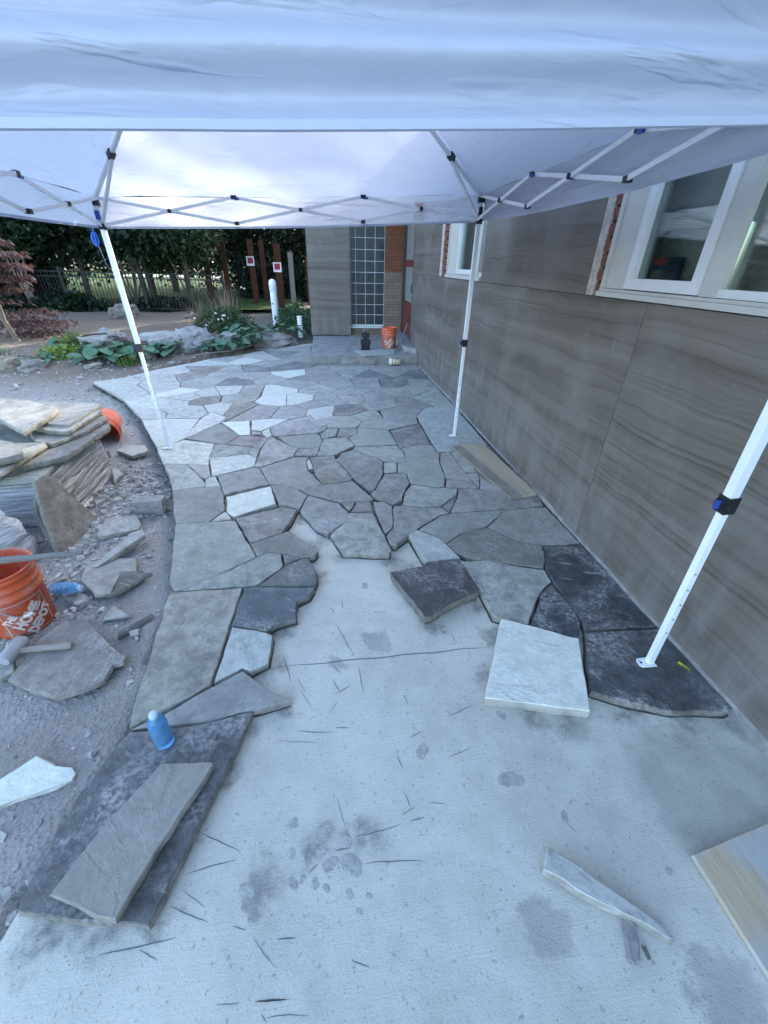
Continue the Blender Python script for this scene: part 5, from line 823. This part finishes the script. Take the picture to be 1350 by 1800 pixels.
# ================================================================== RUBBLE (uncountable)
rg = random.Random(77); m = MB(); cnt = 0
while cnt < 6400:
    x = rg.uniform(-3.6,-.95); y = rg.uniform(.3,7.2)
    if cnt > 5200: x = rg.uniform(-6,-2.2); y = rg.uniform(5.2,9.0)
    elif cnt > 3600: x = rg.gauss(-1.75,.22); y = rg.gauss(3.1,.40)
    elif cnt > 2600: x = rg.gauss(-1.62,.20); y = rg.gauss(2.05,.30)
    elif cnt > 2300: x = rg.gauss(-2.6,.5); y = rg.gauss(6.1,.6)
    if inside(x, y, SLAB_POLY): cnt += (rg.random() < .02); continue
    cnt += 1; s_ = min(.045, .006*math.exp(rg.gauss(0,.62))) * (2.0 if cnt > 5200 else 1.9 if cnt > 3600 else 1.5 if cnt > 2600 else 1.15); z = hgt(x,y) - edge_dip(y)*(1-sstep(0,.22,dist_edge(x,y,EDGE_ALL))) if cnt < 1e9 else 0
    a = rg.uniform(0,6.28); e1, e2 = rg.uniform(.7,1.5), rg.uniform(.45,1.0); fl = rg.uniform(.25,.6); k = 5; V = []
    for lv, sc in ((-.2,1.0),(1,.72)):
        for i in range(k):
            b = 2*math.pi*i/k+rg.uniform(-.3,.3); px, py = math.cos(b)*s_*e1*sc, math.sin(b)*s_*e2*sc
            V.append((x+px*math.cos(a)-py*math.sin(a), y+px*math.sin(a)+py*math.cos(a), z+fl*s_*lv*rg.uniform(.7,1.2)))
    m.add(V, [(5,6,7,8,9)]+[(i,(i+1)%5,5+(i+1)%5,5+i) for i in range(5)])
t_ = NT('rubble_stone'); v_ = t_.co(); t_.fin(t_.mix(t_.ramp(t_.vor(v_, 28, out='Color'), .1, .9), (.15,.142,.13), (.48,.47,.445)), .95, t_.bump(t_.noise(v_, 90, 4), .004, .8), .2)
tag(m.build('rubble', t_.m), 'loose broken stone rubble scattered over the dirt', 'rubble', kind='stuff')

# ================================================================== GARDEN BED
def mat_boulder():
    t = NT('boulder_stone'); info = t.n('ObjectInfo'); v = t.co(); a = t.noise(v, 2.5, 7, .65); b = t.noise(t.map(v, (1.2,1.2,7)), 2.2, 7, .65, .8)
    c = t.mix(t.ramp(a, .3, .7), t.mix(1, info.outputs['Color'], (.6,.6,.6), 'MULTIPLY'), t.mix(1, info.outputs['Color'], (1.3,1.3,1.3), 'MULTIPLY'))
    c = t.mix(t.ramp(b, .55, .7, 0, .6), c, (.10,.098,.09)); return t.fin(c, .95, t.bump(b, .05, .9, t.bump(a, .06, .6)), .2)
M['boulder'] = mat_boulder()
def boulder(c, r, seed, color, label, layered=False):
    bm = bmesh.new(); bmesh.ops.create_icosphere(bm, subdivisions=4, radius=1); rz = Matrix.Rotation(seed*1.7, 3, 'Z')
    for v in bm.verts:
        q = v.co.copy(); n = noise.fractal(q*1.3+Vector((seed*7.1,0,0)), 1, 2, 4)*.33 + noise.cell(q*1.6+Vector((seed,seed,0)))*.10
        if layered: q.z = round(q.z*3.2)/3.2*.75+q.z*.25
        mx = max(abs(q.x),abs(q.y),abs(q.z)); q = q*(.55+.45/mx*.8)
        q *= 1+n; q = rz @ Vector((q.x*r[0], q.y*r[1], q.z*r[2])); v.co = q+Vector(c)
    me = bpy.data.meshes.new('boulder'); bm.to_mesh(me); bm.free(); me.materials.append(M['boulder'])
    o = bpy.data.objects.new('boulder', me); o.color = (*color,1); link(o); return tag(o, label, 'boulder', 'boulders edging the garden bed')
for i, (c, r, col, lab, lay) in enumerate([
    ((-4.30,9.25,.12),(.62,.38,.26),(.30,.285,.26),'broad pale boulder with the black hose running over it',False),
    ((-3.05,9.05,.12),(.42,.36,.24),(.28,.275,.26),'boulder just right of the left tent leg',False),
    ((-2.62,9.25,.16),(.50,.36,.26),(.31,.30,.29),'layered grey boulder with stepped ledges in the bed',True),
    ((-3.35,9.55,.22),(.50,.40,.10),(.36,.35,.33),'flat slab boulder laid on top of the bed edge',True),
    ((-1.98,9.55,.10),(.34,.26,.22),(.27,.26,.24),'small boulder among the leaves right of the layered one',False),
    ((-1.25,10.15,.02),(.62,.42,.17),(.29,.27,.24),'sandy low boulder nearest the white standpipe',False),
    ((-5.15,7.62,.06),(.22,.18,.16),(.30,.26,.20),'tan block at the left end of the garden edge',False),
    ((-4.72,7.55,.03),(.20,.16,.14),(.27,.25,.22),'small rounded boulder beside the tan block',False),
    ((-5.9,14.3,.12),(.34,.30,.30),(.22,.20,.17),'brown boulder at the foot of the iron fence',False),
    ((-4.1,14.6,.06),(.40,.2,.09),(.24,.22,.19),'flat rock on the dirt near the iron fence',False),
    ((-3.25,8.30,.02),(.16,.13,.10),(.24,.22,.20),'fist sized stone at the paving edge under the leaves',False),
    ((-3.9,7.75,.0),(.2,.12,.07),(.30,.28,.25),'flat pale stone in the dirt before the leafy plants',False)]):
    boulder(c, r, i+1, col, lab, lay)
hs = MB(); hs.tube([(-5.0,8.6,.12),(-4.75,8.75,.22),(-4.45,8.88,.34),(-4.1,8.88,.37),(-3.8,8.8,.28),(-3.5,8.7,.2)], .014, 8); tag(hs.build('garden_hose', M['rubber']), 'black hose draped over the broad pale boulder', 'hose')
hs = MB(); hs.tube([(-2.55,8.5,.04),(-2.2,8.75,.05),(-1.9,8.95,.05),(-1.55,9.3,.09)], .012, 6); tag(hs.build('drip_line', M['handle']), 'thin brown pipe along the far paving edge', 'pipe')
LEAF = mat_leaf('broad_leaf', (.05,.115,.07), (.10,.20,.12), .25); LEAF2 = mat_leaf('yellow_green_leaf', (.12,.19,.03), (.22,.30,.05)); GRASSM = mat_leaf('grass_blade', (.06,.12,.03), (.12,.19,.05)); DRY = mat_leaf('dry_stem', (.16,.12,.08), (.25,.20,.13)); DKG = mat_leaf('dark_shrub_leaf', (.025,.06,.025), (.05,.11,.045))
def leaf_mesh(s_):
    """heart shaped leaf with a folded midrib, base at the origin, tip along +Y"""
    half = [(0,.0),(.20,-.10),(.42,.02),(.50,.28),(.40,.60),(.20,.86),(0,1.05)]
    V = []; F = []
    for x, y in half: V.append((0, y*s_, -.10*s_*(y-.45)**2))
    for sg in (1,-1):
        n = len(V)
        for x, y in half: V.append((sg*x*s_, y*s_, .14*s_*abs(x)-.12*s_*(y-.45)**2-.10*s_*abs(x)**2*2))
        for i in range(len(half)-1): F.append((i, n+i, n+i+1, i+1) if sg > 0 else (i, i+1, n+i+1, n+i))
    me = bpy.data.meshes.new('leaf'); me.from_pydata(V, [], F); me.polygons.foreach_set('use_smooth', [True]*len(F)); me.update(); return me
LM = [leaf_mesh(1.0)]; LM[0].materials.append(LEAF)
def leafy(c, n, spread, size, seed, label, hgt_=.22):
    r_ = random.Random(seed); p_ = thing('broadleaf_plant', c, label, 'plant', 'broad leaved plants in the garden bed')
    st = MB()
    for i in range(n):
        a = r_.uniform(0,6.28); d = spread*math.sqrt(r_.random()); z = hgt_*(1-.6*(d/spread)**2)*r_.uniform(.6,1.15)
        q = Vector((c[0]+d*math.cos(a), c[1]+d*math.sin(a)*.75, c[2]+z)); s_ = size*r_.uniform(.7,1.25)
        o = bpy.data.objects.new('leaf', LM[0]); o.parent = p_; COL.objects.link(o)
        o.location = q-Vector(c); o.scale = (s_,s_,s_); o.rotation_euler = (r_.uniform(-.75,.1), r_.uniform(-.35,.35), a-1.57+r_.uniform(-.6,.6))
        st.tube([(c[0]+d*.3*math.cos(a), c[1]+d*.3*math.sin(a), c[2]-.03), (c[0]+d*.8*math.cos(a), c[1]+d*.6*math.sin(a), c[2]+z*.8), q], .005, 4)
    st.build('stalks', GRASSM, p_)
PL = [((-3.55,8.35,.06),24,.50,.21,'large broad leaved plant below the black hose'),((-3.95,8.15,.04),18,.42,.19,'broad leaved plant left of the large one by the tent leg'),((-2.95,8.62,.06),16,.36,.17,'broad leaved plant behind the left tent leg'),
      ((-4.55,8.55,.05),20,.45,.15,'leafy plant in front of the broad pale boulder'),((-5.0,9.3,.08),14,.36,.18,'grey leaved plant near the red maple trunk'),((-2.05,9.15,.10),22,.42,.17,'leafy clump spilling over the layered boulder'),
      ((-1.62,9.55,.10),22,.40,.16,'leafy clump left of the sandy low boulder'),((-1.75,10.3,.16),24,.55,.20,'tall leafy plant at the foot of the white standpipe'),((-1.05,10.9,.12),22,.5,.19,'leafy plant between the standpipe and the house corner'),((-4.75,7.85,.02),12,.3,.14,'small leafy plant beside the tan block'),((-2.45,9.0,.05),12,.25,.13,'low leaves at the base of the layered boulder')]
for i, (c, n, sp, sz, lab) in enumerate(PL): leafy(c, int(n*1.5), sp, sz*1.05, 500+i, lab)
def tuft(c, n, h_, spread, mat, label, seed, w=.008, name='grass_tuft', cat='grass tuft', lean=.5):
    r_ = random.Random(seed); m = MB()
    for i in range(n):
        a = r_.uniform(0,6.28); d = spread*r_.random()*.5; b = Vector((c[0]+d*math.cos(a), c[1]+d*math.sin(a), c[2])); L = h_*r_.uniform(.55,1.1); o = Vector((math.cos(a),math.sin(a),0))*L*lean*r_.uniform(.3,1.2); s_ = Vector((-math.sin(a),math.cos(a),0))*w
        p1 = b+o*.35+Vector((0,0,L*.65)); p2 = b+o+Vector((0,0,L*r_.uniform(.75,1)))
        m.add([b-s_,b+s_,p1+s_*.8,p1-s_*.8,p2], [(0,1,2,3),(3,2,4)], True)
    return tag(m.build(name, mat), label, cat)
tuft((-4.75,9.0,.08), 160, .34, .55, GRASSM, 'yellow green grass tuft left of the broad pale boulder', 1); tuft((-3.45,7.95,.0), 120, .26, .4, GRASSM, 'grass tuft at the front of the leafy plants', 2); tuft((-5.9,8.3,.0), 160, .25, .8, GRASSM, 'grass patch at the left edge under the maple', 3)
tuft((-3.85,8.45,.02), 90, .3, .4, GRASSM, 'grass tuft between the broad leaves', 12)
def bushlet(c, n, r, size, mat, label, seed, name='low_shrub', cat='shrub', up=.3):
    r_ = random.Random(seed); m = MB()
    for i in range(n):
        d = Vector((r_.gauss(0,1),r_.gauss(0,1),r_.gauss(0,1))).normalized()*r_.random()**.4; q = Vector((c[0]+d.x*r[0], c[1]+d.y*r[1], c[2]+abs(d.z)*r[2]))
        u = Vector((r_.uniform(-1,1),r_.uniform(-1,1),r_.uniform(-.3,up+.6))).normalized(); w = u.orthogonal(); w.rotate(Matrix.Rotation(r_.uniform(0,6.28),3,u)); s_ = size*r_.uniform(.6,1.3)
        m.add([q, q+u*s_*.5+w*s_*.28, q+u*s_, q+u*s_*.5-w*s_*.28], [(0,1,2,3)], False)
    return tag(m.build(name, mat), label, cat)
bushlet((-4.6,8.25,.03), 420, (.42,.3,.25), .07, LEAF2, 'yellow green low shrub in front of the boulders', 4)
bushlet((-2.35,10.9,.15), 1500, (.75,.5,.55), .07, DKG, 'bushy weeds left of the white standpipe', 5); bushlet((-.75,12.0,.08), 1500, (.6,.7,.6), .07, DKG, 'dark weeds against the house corner', 6)
tuft((-2.35,11.1,.15), 150, 1.0, .8, DRY, 'dry brown seed stalks above the bushy weeds', 7, .006, 'dry_stalks', 'dry stalks', .25); tuft((-2.9,10.9,.12), 90, .75, .5, DRY, 'dry stems at the left end of the bushy weeds', 8, .006, 'dry_stalks', 'dry stalks', .25)
rr = random.Random(6); m = MB()
for i in range(13):
    q = Vector((rr.uniform(-3.1,-2.0), rr.uniform(10.2,10.9), rr.uniform(.3,.6)))
    if i > 10: q = Vector((-1.95+rr.uniform(-.1,.1), 11.6, .95+rr.uniform(-.1,.1)))
    s_ = .024; m.add([q+Vector((s_*math.cos(k*1.257),-.01*(k%2),s_*math.sin(k*1.257))) for k in range(5)], [(0,1,2,3,4)])
tag(m.build('white_flowers', M['signwhite']), 'sprinkle of small white flowers on the weeds', 'flowers', kind='stuff')
# standpipe and coil
pp = thing('standpipe', (-1.32,12.4,.05), 'white plastic standpipe with a domed cap rising from the leaves', 'pipe')
m = MB(); m.tube([(-1.32,12.4,0),(-1.32,12.4,1.03)], .088, 20); m.build('pipe', M['pvc'], pp)
m = MB(); m.lathe([(.0,.17),(.04,.165),(.075,.14),(.094,.10),(.097,.07),(.097,-.10),(.09,-.105)], (-1.32,12.4,1.03), 20); m.build('cap', M['pvc'], pp)
m = MB(); m.box(-1.385,12.308,.62,-1.335,12.313,.645); m.build('printed_mark', M['black'], pp)
rc = thing('ribbed_pipe', (-.62,11.0,.05), 'short white ribbed pipe end by the house corner', 'pipe')
m = MB(); prof = [];
for k in range(9): prof += [(.052,.055*k),(.064,.055*k+.012),(.064,.055*k+.03),(.052,.055*k+.042)]
m.lathe(prof, (-.62,11.0,.0), 16); m.build('ribs', M['pvc'], rc)

# ================================================================== POSTS, FENCE, TREES
def post(x, y, h_, w, rz, label, mat='cedar', sign=None):
    p_ = thing('timber_post', (x,y,0), label, 'post', 'cedar posts standing in the dirt')
    m = MB(); V, F = slab_mesh([(-w/2,-w/2),(w/2,-w/2),(w/2,w/2),(-w/2,w/2)], h_, h_+.1, 3, step=1, jit=0); ca, sa = math.cos(rz), math.sin(rz)
    m.add([(x+a*ca-b*sa, y+a*sa+b*ca, c) for a, b, c in V], F); m.build('shaft', M[mat], p_)
    if sign:
        zc, s_ = sign; sx, sy = x-.02, y-w*.72
        m = MB(); m.box(sx-s_,sy-.012,zc-s_*1.15,sx+s_,sy,zc+s_); m.build('notice_board', M['signwhite'], p_)
        m = MB(); m.box(sx-s_*.72,sy-.017,zc-s_*.62,sx+s_*.72,sy-.0135,zc+s_*.75); m.build('red_panel', M['red'], p_)
    return p_
post(-4.75,20.4,2.28,.21,.15,'cedar post furthest left, half behind leaves'); post(-3.92,19.9,2.20,.21,.1,'cedar post second from the left'); post(-2.75,19.2,2.28,.21,.2,'cedar post carrying the higher red notice','cedar',(1.58,.145)); post(-2.45,20.2,2.3,.20,.1,'darker cedar post just right of the higher notice')
post(-1.55,17.0,2.10,.20,.3,'cedar post carrying the lower red notice','cedar',(1.42,.135)); post(-1.28,19.5,1.9,.19,.1,'weathered grey post behind the lower notice','grey_wood'); post(-.62,20.2,1.78,.18,0,'slim cedar post near the house corner'); post(-.15,19.0,1.55,.16,0,'short grey post against the house corner','grey_wood')
fe = thing('iron_fence', (-9,14.7,0), 'black iron picket fence between the dirt and the lawn', 'fence')
A, B = Vector((-16.5,18.3,0)), Vector((-3.2,15.6,0)); L = (B-A).length; d = (B-A).normalized()
for z in (.15,1.02,1.16):
    m = MB(); m.bar(A+Vector((0,0,z)), B+Vector((0,0,z)), .03, .03); m.build('rail', M['iron'], fe)
pk = MB(); pk.bar((0,0,0),(0,0,1.18), .018); pm_ = bpy.data.meshes.new('picket'); pm_.from_pydata(pk.v, [], pk.f); pm_.materials.append(M['iron'])
n = int(L/.115)
for i in range(n+1):
    q = A+d*(L*i/n); o = bpy.data.objects.new('picket', pm_); o.parent = fe; COL.objects.link(o); o.location = q-fe.location
for i in range(6):
    q = A+d*(L*i/5); m = MB(); m.box(q.x-.035,q.y-.035,-.05,q.x+.035,q.y+.035,1.3); m.build('fence_post', M['iron'], fe)
# lawn and the sunlit ground far behind
def sheet(name, P, z, mat, label): m = MB(); m.add([(x,y,z) for x,y in P], [tuple(range(len(P)))]); return tag(m.build(name, mat), label, kind='structure')
def mat_lawn():
    t = NT('lawn_grass'); v = t.co(); a = t.noise(v, .5, 5); b = t.noise(v, 30, 4, .7); c = t.mix(t.ramp(a, .3, .7), (.017,.044,.008), (.028,.064,.011)); c = t.mix(t.ramp(b, .4, .7, 0, .6), c, (.03,.075,.014)); return t.fin(c, .9, t.bump(b, .06, .8), .2)
sheet('lawn', [(-70,17.8),(-3,16.2),(-1,16.5),(-1,27),(12,60),(-10,64),(-70,64)], .13, mat_lawn(), 'green lawn beyond the iron fence')
sheet('path', [(-19,45.5),(-9,45),(-9,52),(-19,53)], .135, simple('pale_path', (.42,.37,.30), .9), 'pale path across the far lawn')
BARK = simple('bark', (.075,.06,.05), .95, .3, 12, .03, 25); BARK2 = simple('pale_bark', (.17,.135,.10), .95, .25, 12, .02, 30)
def crown_mesh(c, r, clumps, per, size, seed, droop=0, shell=.55, flat=1.0):
    r_ = random.Random(seed); m = MB()
    for k in range(clumps):
        d = Vector((r_.gauss(0,1),r_.gauss(0,1),r_.gauss(0,1))).normalized()*(shell+(1-shell)*r_.random())
        if r_.random() < .25: d *= r_.uniform(.2,1)
        q = Vector((c[0]+d.x*r[0], c[1]+d.y*r[1], c[2]+d.z*r[2])); cs = size*r_.uniform(2.2,4.2)
        for i in range(per):
            o = Vector((r_.gauss(0,.5),r_.gauss(0,.5),r_.gauss(0,.35)*flat))*cs; p = q+o; u = Vector((r_.uniform(-1,1),r_.uniform(-1,1),r_.uniform(-.8,.5)-droop)).normalized(); w = u.orthogonal(); w.rotate(Matrix.Rotation(r_.uniform(0,6.28),3,u)); s_ = size*r_.uniform(.6,1.3)
            m.add([p, p+u*s_*.5+w*s_*.3, p+u*s_, p+u*s_*.5-w*s_*.3], [(0,1,2,3)])
    return m
def tree(x, y, h_, cr, cz, clumps, per, size, mat, label, seed, trunk=.14, stems=1, group='trees behind the iron fence', name='tree', bark=None, shell=.5, droop=0):
    t = thing(name, (x,y,0), label, 'tree', group); r_ = random.Random(seed); tm = MB()
    for s_ in range(stems):
        a = r_.uniform(0,6.28); b = Vector((x+r_.uniform(-.2,.2)*(stems>1), y+r_.uniform(-.2,.2)*(stems>1), -.05)); sp = (.35 if stems > 1 else .1)
        pts = [b+Vector((math.cos(a)*sp*h_*.25*t_**1.3+r_.uniform(-.05,.05), math.sin(a)*sp*h_*.25*t_**1.3, h_*.8*t_)) for t_ in (0,.2,.45,.7,1)]
        tm.tube(pts, [trunk,trunk*.8,trunk*.65,trunk*.45,trunk*.15], 8)
        for k in range(5):
            p0 = pts[2].lerp(pts[4], r_.random()*.8); a2 = r_.uniform(0,6.28); tm.tube([p0, p0+Vector((math.cos(a2)*cr[0]*.5, math.sin(a2)*cr[1]*.5, .25*cr[2])), p0+Vector((math.cos(a2)*cr[0]*.85, math.sin(a2)*cr[1]*.85, .3*cr[2]))], [trunk*.35,trunk*.2,trunk*.06], 6)
    tm.build('trunk', bark or BARK, t)
    crown_mesh((x,y,cz), cr, clumps, per, size, seed+1, droop, shell).build('crown', mat, t); return t
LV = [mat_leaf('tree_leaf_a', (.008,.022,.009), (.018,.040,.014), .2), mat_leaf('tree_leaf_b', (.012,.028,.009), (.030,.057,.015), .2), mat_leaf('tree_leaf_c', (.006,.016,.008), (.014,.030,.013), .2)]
TR = [(-15.5,17.5,7,(2.6,2.2,3.6),3.2,0,'dense tree at the far left edge behind the maple'),(-12.8,17.2,8,(2.3,2.0,3.8),3.6,2,'dark tree left of the tent leg, leafy down to the fence'),(-10.6,17.8,8.5,(2.2,2.0,3.6),4.3,0,'tree whose foliage hangs behind the blue rope'),
      (-8.6,18.3,9,(2.2,2.0,3.6),4.4,2,'dark tree just right of the tent leg'),(-6.7,19.0,9,(2.1,2.0,3.5),4.5,1,'leafy tree above the lawn gap'),(-5.1,18.4,8,(1.5,1.6,2.6),3.8,1,'tree whose bright leaves hang by the leftmost post'),
      (-4.2,24.5,9,(2.2,2.0,4.6),4.6,2,'dark evergreen behind the left posts'),(-1.6,25.0,9,(2.3,2.0,4.7),4.7,2,'dark evergreen behind the noticed posts'),(.9,24.5,9,(2.2,2.0,4.7),4.7,2,'dark evergreen next to the house corner'),
      (-18.5,21,9,(2.8,2.4,4.2),4.6,2,'dark tree out at the far left behind the others'),(-11.8,23,10,(2.6,2.2,3.6),6.2,0,'tall tree standing on the lawn behind the left row'),(-7.5,25,11,(2.8,2.4,3.8),6.8,2,'tall tree standing on the lawn behind the gap')]
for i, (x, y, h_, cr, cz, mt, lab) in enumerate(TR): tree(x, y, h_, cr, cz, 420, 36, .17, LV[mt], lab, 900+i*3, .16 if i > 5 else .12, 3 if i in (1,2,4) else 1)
# tree beyond the house that breaks up the low sun
tree(12.5,22.5,14,(4.2,4.2,3.6),11.2,238,26,.22,LV[1],'tall tree standing beyond the house roof',990,.25,1,'trees beyond the house')
# stems of the multi stemmed shrubs on the fence line
for i, (x, y, lab, n) in enumerate(((-9.6,16.6,'bare stemmed shrub left of the tent leg by the fence',7),(-11.6,16.9,'bare stemmed shrub behind the maple by the fence',5),(-6.2,16.3,'dark stemmed shrub in front of the lawn gap',6),(-4.5,16.6,'leaning dark stems left of the posts',4))):
    t = thing('shrub', (x,y,0), lab, 'shrub', 'stemmed shrubs along the fence'); m = MB(); r_ = random.Random(40+i)
    for k in range(n):
        a = r_.uniform(-.35,.35); m.tube([(x+r_.uniform(-.2,.2), y, -.05), (x+a*.7, y, .8), (x+a*2+r_.uniform(-.1,.1), y+.1, 2.1)], [.035,.028,.015], 6)
    m.build('stems', BARK2 if i < 2 else BARK, t); crown_mesh((x,y,2.2), (1.0,.7,.6), 60, 26, .14, 60+i).build('foliage', LV[i%3], t)
for i, (x, y, r, lab) in enumerate((((-12.6),16.3,(1.2,.7,1.2),'low evergreen bush left of the bare stems'),(-14.8,16.4,(1.3,.8,1.5),'round bush behind the red maple'),(-10.4,16.0,(.9,.6,.6),'low bush at the fence foot behind the tent leg'),(-8.4,16.3,(1.3,.6,.55),'low ground bush under the lawn gap'),(-5.6,16.6,(1.2,.6,.45),'ground cover bush below the leaning stems'),(-16.5,18.6,(1.8,.9,2.4),'tall dark bush behind the fence at the far left'),(-13.6,18.8,(1.7,.9,2.3),'tall dark bush behind the fence left of the bare stems'),(-10.9,18.9,(1.4,.8,2.2),'tall dark bush behind the fence at the tent leg'),(-2.6,22.0,(1.4,.9,1.6),'dark bush behind the cedar posts'),(-.3,22.2,(1.3,.9,1.7),'dark bush behind the slim post'))):
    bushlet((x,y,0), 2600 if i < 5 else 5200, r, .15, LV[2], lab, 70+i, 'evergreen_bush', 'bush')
# far wood closing the view
m = crown_mesh((-14,66,3), (60,5,4.2), 1100, 26, .55, 5, 0, .1); m2 = crown_mesh((-1,30,1.6), (9,2.2,5.5), 800, 30, .24, 6, 0, .1); m3 = crown_mesh((-20.5,30,1.6), (9,2.2,5.5), 800, 30, .24, 7, 0, .1); m4 = crown_mesh((-11,30,4.6), (6,2.2,3.0), 420, 30, .24, 8, 0, .1); m.v += [];
for mm in (m2,m3,m4): n0 = len(m.v); m.v += mm.v; m.f += [tuple(i+n0 for i in f) for f in mm.f]; m.sm += mm.sm
tag(m.build('far_wood', LV[2]), 'dark wood closing the view behind the lawn', 'wood', kind='stuff')
# red maple at the left
mp = thing('maple_tree', (-6.25,9.9,0), 'small red leaved maple with a forked trunk at the left edge', 'tree'); m = MB()
m.tube([(-6.22,9.85,-.1),(-6.36,9.9,.35),(-6.55,10.0,.75),(-6.95,10.1,1.3)], [.05,.045,.038,.02], 8); m.tube([(-6.40,9.92,.45),(-6.42,10.0,.85),(-6.5,10.1,1.3)], [.035,.028,.015], 8); m.tube([(-6.5,10,.68),(-6.9,9.9,1.1),(-7.3,9.9,1.6)], [.03,.02,.01], 6); m.build('trunk', BARK2, mp)
MAP = mat_leaf('maple_leaf', (.050,.030,.030), (.090,.055,.052), .35)
def star_crown(c, r, n, size, seed):
    r_ = random.Random(seed); m = MB()
    for k in range(n):
        d = Vector((r_.gauss(0,1),r_.gauss(0,1),r_.gauss(0,.7))).normalized()*r_.random()**.35; q = Vector((c[0]+d.x*r[0], c[1]+d.y*r[1], c[2]+d.z*r[2])); q.z = c[2]+round((q.z-c[2])*5)/5+r_.uniform(-.05,.05)
        yaw = r_.uniform(0,6.28)
        for f in range(5):
            a = yaw+(f-2)*.55; u = Vector((math.cos(a),math.sin(a),-.55-r_.random()*.5)).normalized(); w = Vector((-math.sin(a),math.cos(a),0)); s_ = size*(1-.16*abs(f-2))*r_.uniform(.8,1.2)
            m.add([q, q+u*s_*.5+w*s_*.11, q+u*s_, q+u*s_*.5-w*s_*.11], [(0,1,2,3)])
    return m
star_crown((-6.75,10.1,1.42), (1.05,.8,.66), 1900, .13, 3).build('crown', MAP, mp)
star_crown((-6.1,10.5,.35), (.75,.5,.35), 420, .11, 4).build('low_branches', MAP, mp)
star_crown((-6.7,11.0,.35), (.8,.5,.4), 350, .11, 5).build('low_branches', MAP, mp)
